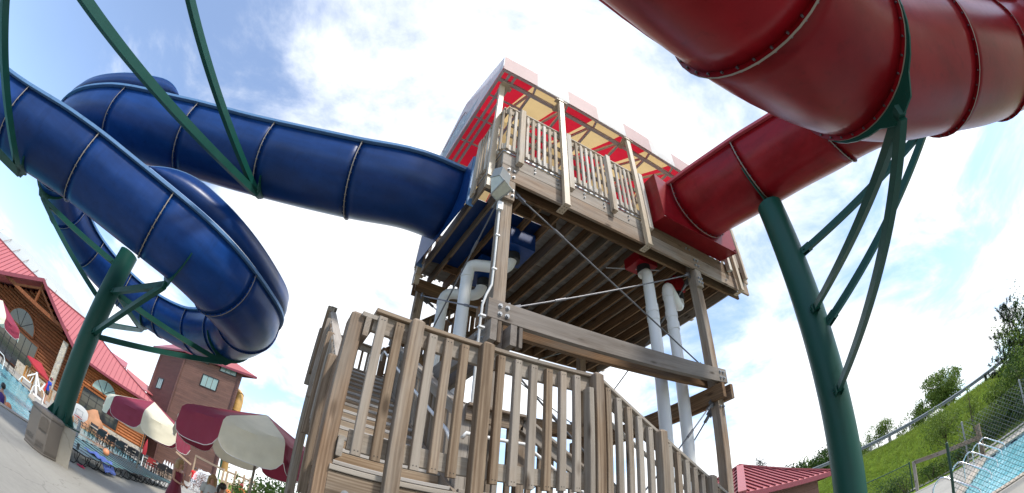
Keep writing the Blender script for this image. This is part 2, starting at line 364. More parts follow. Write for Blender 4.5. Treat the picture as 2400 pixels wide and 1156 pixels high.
RUBBER = plain('black_rubber', (0.012, 0.012, 0.013), 0.6)

# ------------------------------------------------------------------ the setting: deck, pools, lawn
def concrete(name, col):
    m, t, b = newmat(name); co, _ = objco(t, False)
    n1 = tnoise(t, co, 0.35, 5, 0.6, 0.4); n2 = tnoise(t, co, 9, 6, 0.7); n3 = tnoise(t, co, 60, 2, 0.5)
    c = ramp(t, tmath(t, 'ADD', tmath(t, 'MULTIPLY', n1, 0.7), tmath(t, 'MULTIPLY', n2, 0.3)), [(0.3, tuple(q*0.72 for q in col)), (0.55, col), (0.75, tuple(q*1.15 for q in col))])
    v = tn(t, 'ShaderNodeTexVoronoi', feature='DISTANCE_TO_EDGE'); v.inputs['Scale'].default_value = 0.22
    vd = tn(t, 'ShaderNodeVectorMath', operation='ADD'); t.links.new(co, vd.inputs[0]); t.links.new(tnoise(t, co, 0.8, 4, 0.6, 0, 'Color'), vd.inputs[1]); t.links.new(vd.outputs[0], v.inputs['Vector'])
    cr = ramp(t, v.outputs['Distance'], [(0.0, (0.66, 0.66, 0.66)), (0.004, (1, 1, 1))])
    c = mixc(t, 0.8, c, cr, 'MULTIPLY'); t.links.new(c, b.inputs['Base Color']); b.inputs['Roughness'].default_value = 0.85
    tbump(t, b, tmath(t, 'ADD', n2, n3), 0.25, 0.006); return m
CONC = concrete('pool_deck_concrete', (0.33, 0.315, 0.275))
def grassmat(name, a, b_, s=0.5):
    m, t, b = newmat(name); co, _ = objco(t, False)
    n = tnoise(t, co, s, 6, 0.65); n2 = tnoise(t, tmap(t, co, (9, 9, 2)), 1.0, 4, 0.7)
    c = ramp(t, tmath(t, 'ADD', tmath(t, 'MULTIPLY', n, 0.55), tmath(t, 'MULTIPLY', n2, 0.45)), [(0.3, a), (0.7, b_)])
    t.links.new(c, b.inputs['Base Color']); b.inputs['Roughness'].default_value = 0.9; b.inputs['Specular IOR Level'].default_value = 0.1
    tbump(t, b, n2, 0.8, 0.08); return m
GRASS = grassmat('meadow_grass', (0.085, 0.145, 0.014), (0.19, 0.275, 0.025))
def sheet(name, outer, holes, z, mat, kind='structure'):
    polys = [[V((x, y, z)) for x, y in outer]]+[[V((x, y, z)) for x, y in h] for h in holes]
    tri = tessellate_polygon(polys); pts = [p for q in polys for p in q]
    mb = MB(); mb.add(pts, tri); o = mb.build(name, mat, None, kind=kind)
    for p in o.data.polygons:
        if p.normal.z < 0: p.flip()
    return o
POOL_A = [(-40, 4), (-7.75, 4.5), (-7.45, 10.6), (-7.15, 12.0), (-7.7, 15.5), (-9.6, 18.4), (-11.7, 19.9), (-12.7, 20.6), (-13.9, 22.6), (-15.3, 25.3), (-19, 26.3), (-40, 27)]
POOL_B = [(-8.9, 18.2), (-7.5, 18.1), (-7.0, 20.5), (-7.4, 27), (-8.6, 31), (-14.6, 37.6), (-17.0, 37.4), (-16.6, 34), (-12.4, 24)]
POOL_C = [(9.75, 1.25), (12.8, 0.95), (15.7, 0.64), (18.9, 0.26), (19.6, -0.7), (19.2, -1.7), (18, -7), (9.6, -7), (9.6, -0.7)]
DECK = [(-70, -40), (22.6, -40), (22.6, 70), (-70, 70)]
sheet('pool_deck', DECK, [POOL_A, POOL_B, POOL_C], 0.0, CONC)
sheet('ground', [(-1500, -1500), (1500, -1500), (1500, 1500), (-1500, 1500)], [DECK], -0.02, GRASS)
WATA = water('pool_water_blue', (0.07, 0.36, 0.44), (0.24, 0.58, 0.64)); WATC = water('pool_water_pale', (0.14, 0.46, 0.53), (0.38, 0.68, 0.73))
COPE = concrete('coping_stone', (0.42, 0.36, 0.29)); TILEB = plain('pool_tile_pale', (0.35, 0.42, 0.45), 0.3); TILED = plain('pool_tile_navy', (0.01, 0.015, 0.05), 0.25)
def ctr(p): return sum(q[0] for q in p)/len(p), sum(q[1] for q in p)/len(p)
def offs(poly, d):
    n = len(poly); area = sum(poly[i][0]*poly[(i+1) % n][1]-poly[(i+1) % n][0]*poly[i][1] for i in range(n)); sg = 1 if area > 0 else -1; o = []
    for i in range(n):
        a, b, c = V((*poly[i-1], 0)), V((*poly[i], 0)), V((*poly[(i+1) % n], 0))
        n1 = V(((b-a).y, -(b-a).x, 0)).normalized(); n2 = V(((c-b).y, -(c-b).x, 0)).normalized(); q = (n1+n2).normalized()
        k = d*sg/max(0.4, q.dot(n1)); o.append((b.x+q.x*k, b.y+q.y*k))
    return o
for nm, P_, wm_ in (('lagoon', POOL_A, WATA), ('shallow', POOL_B, WATA), ('slide', POOL_C, WATC)):
    sheet(nm+'_pool_water', offs(P_, 0.02), [], -0.13, wm_)
    o_, i_ = offs(P_, 0.32), offs(P_, -0.03); mb = MB(); n = len(P_)
    for i in range(n):
        j = (i+1) % n
        a, b, c, d = o_[i], o_[j], i_[j], i_[i]
        mb.add([(*a, 0.03), (*b, 0.03), (*c, 0.03), (*d, 0.03), (*a, 0.0), (*b, 0.0), (*c, -0.05), (*d, -0.05)], [(0,1,2,3),(0,1,5,4),(2,3,7,6),(7,6,5,4)])
    cope = mb.build(nm+'_pool_coping', COPE, None, kind='structure')
    mb = MB()
    for i in range(n):
        a, b = P_[i], P_[(i+1) % n]; mb.add([(*a, 0), (*b, 0), (*b, -0.6), (*a, -0.6)], [(0,1,2,3)])
    mb.build('tile_band', TILEB, cope)
    mb = MB(); q_ = offs(P_, -0.006)
    for i in range(n):
        a, b = V((*q_[i], 0)), V((*q_[(i+1) % n], 0)); L = (b-a).length
        if a.x < -39 or b.x < -39: continue
        t_ = (b-a)/L; k = 0.3
        while k < L-0.3:
            p = a+t_*k; mb.bar(p+V((0, 0, -0.085)), p+t_*0.3+V((0, 0, -0.085)), 0.008, 0.06); k += 0.75
    mb.build('marker_tiles', TILED, cope, kind='stuff')

# ------------------------------------------------------------------ wooden slide tower
T = thing('slide_tower', 'tall weathered timber slide tower with plank deck, cross-braced posts and picket railing', 'tower', (4.1, 6, 0))
PX, PY = (2.0, 6.185), (4.125, 7.8)
for x in PX:
    for y in PY: plank('post', (x, y, 0), (x, y, 6.82), 0.168, 0.168, WF if x > 3 else WD, T)
# girders in pairs either side of the posts, rim boards and joists on top
for y in (4.012, 4.236, 7.69, 7.912): plank('girder', (1.84, y, 6.665), (8.11 if y < 4.1 or y > 7.8 else 8.0, y, 6.665), 0.05, 0.305, WF if y < 4.1 else WB, T)
plank('rim_board', (1.84, 4.014, 6.963), (4.9, 4.014, 6.963), 0.046, 0.27, WD, T); plank('rim_board', (4.903, 4.014, 6.963), (8.11, 4.014, 6.963), 0.046, 0.27, WF, T)
plank('rim_board', (1.862, 4.045, 6.963), (1.862, 7.95, 6.963), 0.044, 0.27, WG, T)
plank('rim_board', (8.088, 4.045, 6.963), (8.088, 9.45, 6.963), 0.044, 0.27, WD, T)
plank('rim_board', (4.6, 9.46, 6.963), (8.11, 9.46, 6.963), 0.044, 0.27, WB, T)
plank('header', (2.2, 4.85, 6.958), (3.4, 4.85, 6.958), 0.04, 0.25, WB, T); plank('header', (2.2, 7.12, 6.958), (3.4, 7.12, 6.958), 0.04, 0.25, WB, T)
x = 2.15
while x < 8.0:
    plank('joist', (x, 4.05, 6.96), (x, 9.42 if x > 4.6 else 7.94, 6.96), 0.042, 0.262, WB, T); x += 0.37
for k in range(38):
    y = 4.13+k*0.142
    if y > 9.4: break
    x0 = 1.85 if y < 7.9 else 4.62
    if 4.9 < y < 7.05: x0 = 3.42
    x1 = 8.1
    plank('deck_board', (x0, y, 7.112), (x1, y, 7.112), 0.137, 0.034, WK, T)
mb = MB(); mb.box(1.83, 3.972, 7.098, 4.9, 3.988, 7.132); mb.box(1.822, 3.988, 7.098, 1.838, 4.9, 7.132); mb.build('edge_flashing', GALV, T)
# lower tie beams
for y in (4.0, 4.25): plank('tie_beam', (1.83, y, 4.26), (6.37, y, 4.26), 0.08, 0.262, WTI if y < 4.1 else WB, T)
for y in (7.68, 7.92): plank('tie_beam', (1.83, y, 4.26), (6.37, y, 4.26), 0.08, 0.262, WB, T)
for x in (1.875, 2.125, 6.06, 6.31): plank('tie_beam', (x, 3.86, 3.93), (x, 8.05, 3.93), 0.08, 0.262, WB if x > 6 else WTI, T)
# knee blocks at the post heads with through bolts
def bolts(mb, pts, d=(0, -1, 0), r=0.017):
    for p in pts:
        p = V(p); q = V(d); mb.cyl(p, p+q*0.006, r*1.55, n=8); mb.cyl(p+q*0.006, p+q*0.026, r, n=6)
for x in PX:
    plank('bearing_block', (x, 4.012, 6.12), (x, 4.012, 6.50), 0.168, 0.052, WD, T)
    plank('bearing_block', (x, 4.012, 3.85), (x, 4.012, 4.125), 0.05, 0.09, WTI, T)
plank('bearing_block', (2.28, 4.012, 3.86), (2.28, 4.012, 4.125), 0.05, 0.09, WTI, T)
mb = MB()
for x in PX:
    bolts(mb, [(x+dx, 3.985, z) for dx in (-0.045, 0.045) for z in (6.20, 6.30, 6.60, 6.73)]); bolts(mb, [(x+dx+0.03, 3.96, z) for dx in (-0.045, 0.05) for z in (4.21, 4.32)], r=0.02)
    bolts(mb, [(x+dx, 4.036, z) for dx in (-0.045, 0.045) for z in (3.70,)])
bolts(mb, [(x, 3.99, z) for x in (2.42, 2.86, 3.4, 3.83, 4.4, 4.75) for z in (6.93, 7.02)], r=0.012); bolts(mb, [(x, 3.986, 6.62) for x in (2.98, 4.76, 7.2)], r=0.014)
bolts(mb, [(8.02, 3.988, 6.93), (8.02, 3.988, 7.02), (5.95, 3.988, 6.95), (6.05, 3.988, 6.95)], r=0.014)
bolts(mb, [(1.835, y, z) for y in (4.05, 4.2) for z in (3.88, 3.98)], (-1, 0, 0))
mb.build('bolts', GALV, T, kind='stuff')
# diagonal steel rods with turnbuckles and gusset plates
rods = [((2.2, 4.13, 6.42), (5.98, 4.13, 4.42)), ((2.2, 4.13, 4.45), (6.03, 4.13, 6.42)), ((2.2, 4.13, 3.72), (6.0, 4.13, 0.5)), ((6.0, 4.13, 3.75), (2.2, 4.13, 0.5)),
        ((2.0, 4.32, 6.4), (2.0, 7.62, 4.45)), ((2.0, 4.32, 4.45), (2.0, 7.62, 6.4)), ((6.19, 4.32, 6.4), (6.19, 7.62, 4.45)), ((6.19, 4.32, 4.45), (6.19, 7.62, 6.4)),
        ((6.19, 4.32, 3.65), (6.19, 7.62, 0.6)), ((6.19, 7.62, 3.65), (6.19, 4.32, 0.6)), ((2.2, 7.8, 6.42), (6.0, 7.8, 4.42)), ((2.2, 7.8, 4.45), (6.0, 7.8, 6.42)),
        ((2.2, 7.8, 3.72), (6.0, 7.8, 0.6)), ((6.0, 7.8, 3.72), (2.2, 7.8, 0.6))]
for a, b in rods:
    a, b = V(a), V(b); mb = MB(); mb.cyl(a, b, 0.0125, n=8); d = (b-a).normalized()
    mb.cyl(a+d*0.75, a+d*0.95, 0.021, n=8)
    for p, q in ((a, d), (b, -d)):
        mb.bar(p-q*0.02, p+q*0.16, 0.05, 0.035); mb.bar(p-q*0.13, p+q*0.03, 0.012, 0.13)
    mb.build('brace_rod', RODM, T)
mb = MB(); mb.bar((4.75, 5.1, 6.72), (5.55, 4.45, 6.55), 0.03, 0.012); mb.build('strut_channel', GALV, T)
# picket railing round the deck
def railing(parent, p0, p1, zt0, zt1, bal, posts, inward, mat_r, mat_b, zb=1.15, post_drop=1.5, bw=0.052, pw=0.1, pd=0.1, tops=0.05, mid=True, pover=0.03, bd=None):
    """top rail p0-p1 (x,y) at heights zt0-zt1; pickets and posts fixed on its outer face"""
    bd = bd or bw*0.72
    a, b = V((*p0, 0)), V((*p1, 0)); t = (b-a); L = t.length; t.normalize(); n = V((inward[0], inward[1], 0))
    zt = lambda s: zt0+(zt1-zt0)*s/L
    rail = plank('railing', a+V((0, 0, zt0-0.075))+n*0.02, b+V((0, 0, zt1-0.075))+n*0.02, 0.038, 0.14, mat_r, parent, up=(0, 0, 1))
    pl = [rail]
    plank('cap_rail', a+V((0, 0, zt0+0.012))+n*0.03, b+V((0, 0, zt1+0.012))+n*0.03, 0.12, 0.032, mat_r, rail)
    if mid: plank('lower_rail', a+V((0, 0, zt0-zb+0.1))+n*0.02, b+V((0, 0, zt1-zb+0.1))+n*0.02, 0.038, 0.135, mat_r, rail)
    nb = MB(); outn = -n*(bd+0.0025)
    for s in bal:
        q = a+t*s-n*(bd/2+0.001); j = random.uniform(-0.006, 0.006)
        plank('baluster', q+V((0, 0, zt(s)-zb+j)), q+V((0, 0, zt(s)-tops+j)), bw, bd, mat_b, rail, up=-n, tip=0.0)
        for dz_ in (zt(s)-tops-0.025, zt(s)-zb+0.03):
            for dx_ in (-0.011, 0.011): c_ = a+t*(s+dx_)+V((0, 0, dz_+j))+outn; nb.cyl(c_, c_+n*0.004, 0.0042, n=6)
    if bal: nb.build('nail_heads', RUBBER, rail, kind='stuff', fix=False)
    for s in posts:
        q = a+t*s-n*(pd/2+0.002)
        plank('rail_post', q+V((0, 0, zt(s)-post_drop)), q+V((0, 0, zt(s)+pover)), pw, pd, mat_b, rail, up=-n, tip=0.025)
    return rail
YR = 3.97
fr = railing(T, (1.84, YR), (4.93, YR), 8.34, 8.34, [x-1.84 for x in (1.87, 1.99, 2.23, 2.345, 2.46, 2.575, 2.69, 2.81, 3.28, 3.395, 3.51, 3.63, 3.75, 3.87, 4.23, 4.35, 4.465, 4.58)], [x-1.84 for x in (2.1, 3.07, 4.0, 4.86)], (0, 1), WL, WL, 1.19, 1.47)
for z in (7.62, 7.92): plank('mid_rail', (1.86, 4.01, z), (4.93, 4.01, z), 0.03, 0.09, WL, fr)
fr2 = railing(T, (1.80, 4.0), (1.80, 4.98), 8.34, 8.34, [0.04, 0.3, 0.42, 0.535, 0.65, 0.77], [0.92], (1, 0), WL, WL, 1.19, 1.47, pw=0.14, pd=0.045)
railing(T, (7.3, YR), (8.11, YR), 8.34, 8.34, [0.2, 0.32, 0.44, 0.56], [0.06, 0.7], (0, 1), WL, WL, 1.19, 1.47)
railing(T, (1.80, 7.15), (1.80, 7.98), 8.34, 8.34, [0.2, 0.32, 0.44, 0.56, 0.68], [0.08], (1, 0), WL, WL, 1.19, 1.47, pw=0.14, pd=0.045)
railing(T, (8.14, 4.0), (8.14, 9.45), 8.34, 8.34, [0.12+0.12*i for i in range(44)], [0.05, 1.8, 3.6, 5.3], (-1, 0), WL, WL, 1.19, 1.47)
railing(T, (1.84, 8.0), (4.6, 8.0), 8.34, 8.34, [0.12+0.12*i for i in range(22)], [0.05, 1.4, 2.7], (0, -1), WL, WL, 1.19, 1.47)

# ------------------------------------------------------------------ staircase: landing, flights, guards, handrails
ST = thing('staircase', 'grey timber stairs with picket guards and white handrails climbing to the slide tower', 'staircase', (1.5, 3.3, 0))
ZL = 1.94
for k in range(8): plank('landing_board', (0.34, 2.80+k*0.142, ZL-0.018), (2.42, 2.80+k*0.142, ZL-0.018), 0.136, 0.036, WG, ST)
plank('landing_rim', (0.34, 2.77, ZL-0.185), (2.42, 2.77, ZL-0.185), 0.05, 0.29, WG, ST); plank('landing_rim', (0.34, 3.87, ZL-0.185), (2.42, 3.87, ZL-0.185), 0.05, 0.29, WG, ST)
plank('landing_rim', (0.365, 2.80, ZL-0.185), (0.365, 3.84, ZL-0.185), 0.05, 0.29, WG, ST); plank('landing_rim', (2.395, 2.80, ZL-0.185), (2.395, 3.84, ZL-0.185), 0.05, 0.29, WG, ST)
plank('landing_beam', (0.3, 2.73, ZL-0.42), (2.45, 2.73, ZL-0.42), 0.09, 0.17, WG, ST)
mb = MB(); bolts(mb, [(x, 2.683, ZL-0.42) for x in (0.42, 0.58, 1.7, 2.0)], r=0.02); bolts(mb, [(x, 2.744, ZL-0.17) for x in (0.46, 0.52, 1.0, 1.6)], r=0.016); mb.build('bolts', GALV, ST, kind='stuff')
for x, y in ((0.4, 3.8), (2.36, 3.8), (1.62, 3.8)): plank('stair_post', (x, y, 0), (x, y, ZL-0.04), 0.09, 0.09, WG, ST)
# front guard of the landing, then sloping down the first flight (+x)
g1 = railing(ST, (0.42, 2.74), (2.36, 2.74), 3.06, 3.06, [x-0.42 for x in (0.475, 0.6, 0.85, 0.975, 1.10, 1.40, 1.545, 1.685, 1.825, 1.96, 2.10)], [x-0.42 for x in (0.715, 1.265, 2.3)], (0, 1), WG, WD, 1.03, 3.0, 0.062, 0.092, 0.09, tops=0.035)
plank('rail_post', (2.215, 2.70, 0), (2.215, 2.70, 2.93), 0.05, 0.085, WG, g1, up=(0, -1, 0))
SL = (2.08-3.06)/(3.95-2.40)
railing(ST, (2.40, 2.74), (5.4, 2.74), 3.03, 3.03+SL*3.0, [x-2.40 for x in (2.43, 2.55, 2.67, 2.79, 2.92, 3.17, 3.29, 3.41, 3.53, 3.645, 3.9, 4.02, 4.14, 4.26, 4.38, 4.62, 4.74, 4.86, 4.98)], [x-2.40 for x in (3.05, 3.77, 4.5, 5.2)], (0, 1), WG, WG, 1.03, 1.6, 0.062, 0.092, 0.09, tops=0.03, mid=True)
# inner guard: level over the landing, then down the flight
railing(ST, (1.66, 3.90), (2.3, 3.90), 2.98, 2.98, [0.1, 0.24, 0.38, 0.52], [0.02], (0, -1), WG, WG, 1.03, 1.2, 0.058, 0.095, 0.09)
railing(ST, (2.3, 3.90), (5.4, 3.90), 2.98, 2.98+SL*3.1, [0.12+0.135*i for i in range(22)], [0.02, 1.1, 2.3], (0, -1), WG, WG, 1.03, 1.2, 0.058, 0.095, 0.09)
for k in range(10):
    z = ZL-0.19*(k+1)
    if z < 0.02: break
    x = 2.45+0.3*k; plank('tread', (x+0.14, 2.79, z), (x+0.14, 3.85, z), 0.27, 0.036, WG, ST)
for y in (2.80, 3.84): plank('stringer', (2.44, y, ZL-0.22), (5.35, y, ZL-0.22+SL*2.91), 0.04, 0.25, WG, ST)
# second flight (+y) from the landing's left end
S2 = 0.60; NST = 14
for k in range(NST):
    y = 3.93+0.29*k; z = ZL+0.174*(k+1)
    plank('tread', (0.44, y+0.14, z), (1.60, y+0.14, z), 0.285, 0.038, WT, ST)
    plank('riser', (0.46, y+0.285, z+0.085), (1.58, y+0.285, z+0.085), 0.02, 0.12, WR, ST)
for x in (0.42, 1.62): plank('stringer', (x, 3.92, ZL+0.02), (x, 3.92+0.29*NST, ZL+0.02+0.174*NST), 0.04, 0.28, WG, ST)
ZU = ZL+0.174*(NST+1); YU = 3.93+0.29*NST
railing(ST, (0.36, 2.72), (0.36, 3.92), 3.0, 3.03, [0.34, 0.48, 0.62, 0.76, 0.90, 1.04], [0.08, 0.2], (1, 0), WG, WF, 1.03, 3.0, 0.062, 0.10, 0.10, tops=0.03)
lg = railing(ST, (0.36, 3.93), (0.36, YU), 3.06, 3.06+S2*(YU-3.93), [0.14+0.135*i for i in range(29)], [0.05, 1.35, 2.7, 4.0], (1, 0), WG, WD, 1.1, 1.35, 0.07, 0.11, 0.10, tops=0.0)
railing(ST, (1.66, 3.95), (1.66, YU), 2.98, 2.98+S2*(YU-3.95), [0.14+0.135*i for i in range(28)], [0.05, 1.4, 2.8, 3.98], (-1, 0), WG, WG, 1.06, 1.2, 0.058, 0.095, 0.09)
# upper landing and third flight (+x) along the back
for k in range(9): plank('landing_board', (0.36, YU+0.07+k*0.142, ZU-0.018), (1.72, YU+0.07+k*0.142, ZU-0.018), 0.136, 0.036, WG, ST)
plank('landing_rim', (0.36, YU-0.01, ZU-0.18), (1.72, YU-0.01, ZU-0.18), 0.04, 0.28, WB, ST); plank('landing_rim', (0.36, YU+1.28, ZU-0.18), (1.72, YU+1.28, ZU-0.18), 0.04, 0.28, WB, ST)
railing(ST, (0.36, YU+0.02), (0.36, YU+1.3), ZU+1.07, ZU+1.07, [0.14+0.14*i for i in range(8)], [0.05, 1.25], (1, 0), WG, WD, 1.06, 1.35)
railing(ST, (0.36, YU+1.3), (1.72, YU+1.3), ZU+1.07, ZU+1.07, [0.14+0.14*i for i in range(9)], [0.05], (0, -1), WG, WD, 1.06, 1.3)
for x, y in ((0.42, YU+0.05), (0.42, YU+1.22), (1.66, YU+1.22)): plank('stair_post', (x, y, 0), (x, y, ZU-0.05), 0.12, 0.12, WG, ST)
n3 = 13; dx3 = (4.6-1.74)/n3; dz3 = (7.12-ZU)/(n3+1)
for k in range(n3): plank('tread', (1.74+dx3*k+0.12, YU+0.1, ZU+dz3*(k+1)), (1.74+dx3*k+0.12, YU+1.2, ZU+dz3*(k+1)), 0.25, 0.036, WB, ST)
for y in (YU+0.06, YU+1.24):
    plank('stringer', (1.74, y, ZU-0.02), (4.6, y, 7.0), 0.045, 0.28, WB, ST)
    railing(ST, (1.74, y), (4.6, y), ZU+1.07, 8.25, [0.12+0.135*i for i in range(20)], [0.05, 1.4, 2.8], (0, 1), WB, WB, 1.06, 1.2)
# handrails (painted pipe)
def pipe(name, pts, r, mat, parent, n=10): mb = MB(); mb.tube(pts, r, n); return mb.build(name, mat, parent, 'all')
pipe('handrail', [(1.62, 3.80, 2.62), (1.66, 3.82, 2.68), (2.3, 3.82, 2.68), (5.3, 3.82, 2.68+SL*3.0)], 0.021, WHITE, ST)
pipe('handrail', [(1.57, 3.98, 2.62), (1.57, 4.1, 2.75), (1.57, YU, 2.75+S2*(YU-4.1)), (1.57, YU+0.15, 2.75+S2*(YU-4.1)), (1.57, YU+0.15, 2.6+S2*(YU-4.1))], 0.021, WHITE, ST)
pipe('handrail', [(0.46, 3.98, 2.6), (0.46, 4.1, 2.75), (0.46, YU, 2.75+S2*(YU-4.1))], 0.021, WHITE, ST)
pipe('handrail', [(2.34, 2.80, 2.78), (2.42, 2.80, 2.76), (5.3, 2.80, 2.76+SL*2.9)], 0.021, WHITE, ST)

# ------------------------------------------------------------------ canopy over the deck
CAN = thing('shade_canopy', 'red and yellow striped fabric canopy with pale valance on tan columns above the deck', 'canopy', (4.0, 5.5, 7))
CR = fabric('canopy_red', (0.50, 0.012, 0.03), 0.45); CY = fabric('canopy_yellow', (0.64, 0.46, 0.21), 0.45)
VP = fabric('valance_overexposed_pink', (0.66, 0.50, 0.48), 0.35); VW = fabric('valance_cream', (0.90, 0.89, 0.86), 0.5); VG = fabric('valance_white', (0.82, 0.84, 0.88), 0.55)  # pink: red stripe cloth with its overexposed brightness put into the colour
FRM = plain('canopy_frame_metal', (0.55, 0.47, 0.46), 0.45, 0.4, 0.08, 6)
cx0, cx1, cy0, cy1, cz = 1.58, 7.95, 3.86, 7.9, 9.47
ym = (cy0+cy1)/2; zr = 10.75
edges = [cx0, 2.36, 3.14, 3.90, 4.68, 5.46, 6.24, 7.02, cx1]
for i in range(8):
    a, b = edges[i], edges[i+1]; mat = CR if i % 2 == 0 else CY
    mb = MB(); nseg = 6
    for j in range(nseg):
        for side in (0, 1):
            u0, u1 = j/nseg, (j+1)/nseg
            y0_, y1_ = (cy0+(ym-cy0)*u0, cy0+(ym-cy0)*u1) if side == 0 else (cy1+(ym-cy1)*u0, cy1+(ym-cy1)*u1)
            z0_, z1_ = cz+0.12+(zr-cz)*u0-0.05*math.sin(PI*u0), cz+0.12+(zr-cz)*u1-0.05*math.sin(PI*u1)
            mb.add([(a, y0_, z0_), (b, y0_, z0_), (b, y1_, z1_), (a, y1_, z1_)], [(0,1,2,3)])
    mb.build('fabric_stripe', mat, CAN, label='dark red fabric stripe' if i % 2 == 0 else 'yellow fabric stripe')
    mb = MB(); mb.add([(a, cy0-0.012, cz-0.02), (b, cy0-0.012, cz-0.02), (b, cy0-0.012, cz+0.5), (a, cy0-0.012, cz+0.5)], [(0,1,2,3)])
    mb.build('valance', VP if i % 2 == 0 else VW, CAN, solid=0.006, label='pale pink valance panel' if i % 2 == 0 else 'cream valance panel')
mb = MB(); mb.add([(cx0-0.012, cy0, cz-0.02), (cx0-0.012, cy1, cz-0.02), (cx0-0.012, cy1, cz+0.5), (cx0-0.012, ym, cz+1.4), (cx0-0.012, cy0, cz+0.5)], [(0,1,2,3,4)]); va = mb.build('valance', VG, CAN, solid=0.006, label='white end valance with faded lettering')
mb = MB(); mb.add([(cx1+0.012, cy0, cz-0.02), (cx1+0.012, cy1, cz-0.02), (cx1+0.012, cy1, cz+0.5), (cx1+0.012, ym, cz+1.4), (cx1+0.012, cy0, cz+0.5)], [(0,1,2,3,4)]); mb.build('valance', VG, CAN, solid=0.006)
# faded emblem and lettering on the end valance
INK = fabric('faded_lettering', (0.50, 0.54, 0.60), 0.3); INK2 = fabric('faded_red_outline', (0.62, 0.50, 0.52), 0.3); INKW = fabric('lettering_white', (0.84, 0.86, 0.88), 0.3)
xe = cx0-0.018
def wallpoly(pts, x): return [V((x, y, z)) for y, z in pts]
mb = MB(); mb.add(wallpoly([(4.95, 9.90), (5.35, 9.62), (7.3, 9.52), (7.6, 9.6), (7.3, 9.95), (6.5, 10.2), (6.1, 10.32), (5.8, 10.28), (5.7, 10.05), (5.4, 9.95)], xe), [tuple(range(10))]); mb.build('emblem', INK, va, solid=0.002)
mb = MB(); mb.tube(wallpoly([(5.62, 10.05), (5.75, 10.30), (6.05, 10.37), (6.5, 10.25), (7.0, 10.1)], xe-0.004), 0.012, 5); mb.build('emblem_outline', INK2, va)
Mx = Matrix(((0, 0, -1, 0), (-1, 0, 0, 0), (0, 1, 0, 0), (0, 0, 0, 1)))
M1 = Matrix.Translation(V((xe-0.006, 6.45, 9.88))) @ Mx @ Matrix.Rotation(R(-6), 4, 'Z')
text_mesh('lettering', 'WOLF PACK', 0.30, M1, INKW, va, 0.002)
mb = MB()
for y, z, w in ((cy0+0.03, cz, 0.05), (cy0+0.27, cz+0.02, 0.07), (cy1-0.03, cz, 0.05), (cy1-0.27, cz+0.02, 0.07)): mb.bar((cx0+0.02, y, z), (cx1-0.02, y, z), w, w)
for x in (cx0+0.03, cx0+0.18, cx0+0.31, cx1-0.03, cx1-0.3): mb.bar((x, cy0+0.05, cz+0.0), (x, cy1-0.05, cz), 0.05, 0.05)
mb.build('edge_frame', FRM, CAN)
for x in (2.36, 3.14, 3.90, 4.68, 5.46, 6.24, 7.02):
    mb = MB(); mb.bar((x, cy0+0.27, cz+0.06), (x, ym, zr-0.03), 0.045, 0.045); mb.bar((x, cy1-0.27, cz+0.06), (x, ym, zr-0.03), 0.045, 0.045); mb.bar((x, cy0+0.3, cz), (x, cy1-0.3, cz), 0.05, 0.05)
    mb.bar((x, cy0+0.03, cz+0.05), (x+0.06, cy0+0.27, cz+0.05), 0.04, 0.04)
    mb.build('rafter', FRM, CAN)
for y in (4.55, 5.2, 5.9, 6.6): mb = MB(); mb.bar((cx0+0.03, y, cz+0.0), (2.36, y, cz+0.02), 0.035, 0.035); mb.build('cross_bar', FRM, CAN)
for x, y in ((2.94, 3.885), (4.71, 3.885), (7.6, 3.885), (1.745, 4.2), (1.745, 7.3), (8.2, 7.0)):
    mb = MB(); mb.box(x-0.05, y-0.035, 6.42, x+0.05, y+0.035, 9.44)
    c_ = mb.build('column', TAN, CAN)
    mb = MB()
    mb2 = MB()
    if y < 4: mb.box(x-0.06, y-0.045, 6.405, x+0.06, y+0.20, 6.418); mb2.box(x-0.13, y-0.05, 9.36, x+0.13, y+0.05, 9.372); mb2.box(x-0.04, y+0.02, 9.371, x+0.04, y+0.26, 9.42)
    else: mb.box(x-0.06, y-0.06, 6.62, x+0.12, y+0.06, 6.632); mb2.box(x-0.05, y-0.13, 9.36, x+0.14, y+0.13, 9.372); mb2.box(x-0.03, y-0.04, 9.371, x+0.2, y+0.04, 9.42)
    mb.build('foot_bracket', TAN, c_); mb2.build('head_bracket', TAN, c_)
    if y < 4:
        mb = MB()
        for i in range(2):
            for j in range(3): mb.cyl((x-0.025+0.05*i, y+0.03+0.06*j, 6.4), (x-0.025+0.05*i, y+0.03+0.06*j, 6.4055), 0.008, n=8)
        mb.build('bolt_holes', BLACK, c_, kind='stuff')

# ------------------------------------------------------------------ floodlight, conduit, drain pipes
FLD = thing('floodlight', 'weathered grey floodlight with cloudy lens clamped to the front corner post', 'floodlight', (1.86, 3.95, 6.1))
FL_ = plain('cloudy_glass_lens', (0.52, 0.54, 0.46), 0.25, 0, 0.2, 9); FB = plain('grey_housing', (0.30, 0.31, 0.30), 0.5)
Mf = Matrix.Translation(V((1.80, 3.93, 6.22))) @ Matrix.Rotation(R(28), 4, 'Z') @ Matrix.Rotation(R(14), 4, 'X')
def local(mb, M): mb.v = [tuple(M @ V(p)) for p in mb.v]; return mb
mb = MB(); mb.box(-0.11, -0.05, 0.10, 0.11, 0.11, 0.27); mb.box(-0.12, -0.06, 0.095, 0.12, 0.12, 0.12); local(mb, Mf).build('housing', FB, FLD)
mb = MB(); mb.add([(-0.11, -0.05, 0.1), (0.11, -0.05, 0.1), (0.11, 0.11, 0.1), (-0.11, 0.11, 0.1), (-0.10, -0.16, -0.02), (0.10, -0.16, -0.02), (0.07, 0.03, -0.2), (-0.07, 0.03, -0.2)], [(0,1,5,4),(4,5,6,7),(1,2,6,5),(0,3,7,4),(2,3,7,6),(0,1,2,3)]); local(mb, Mf).build('lens', FL_, FLD)
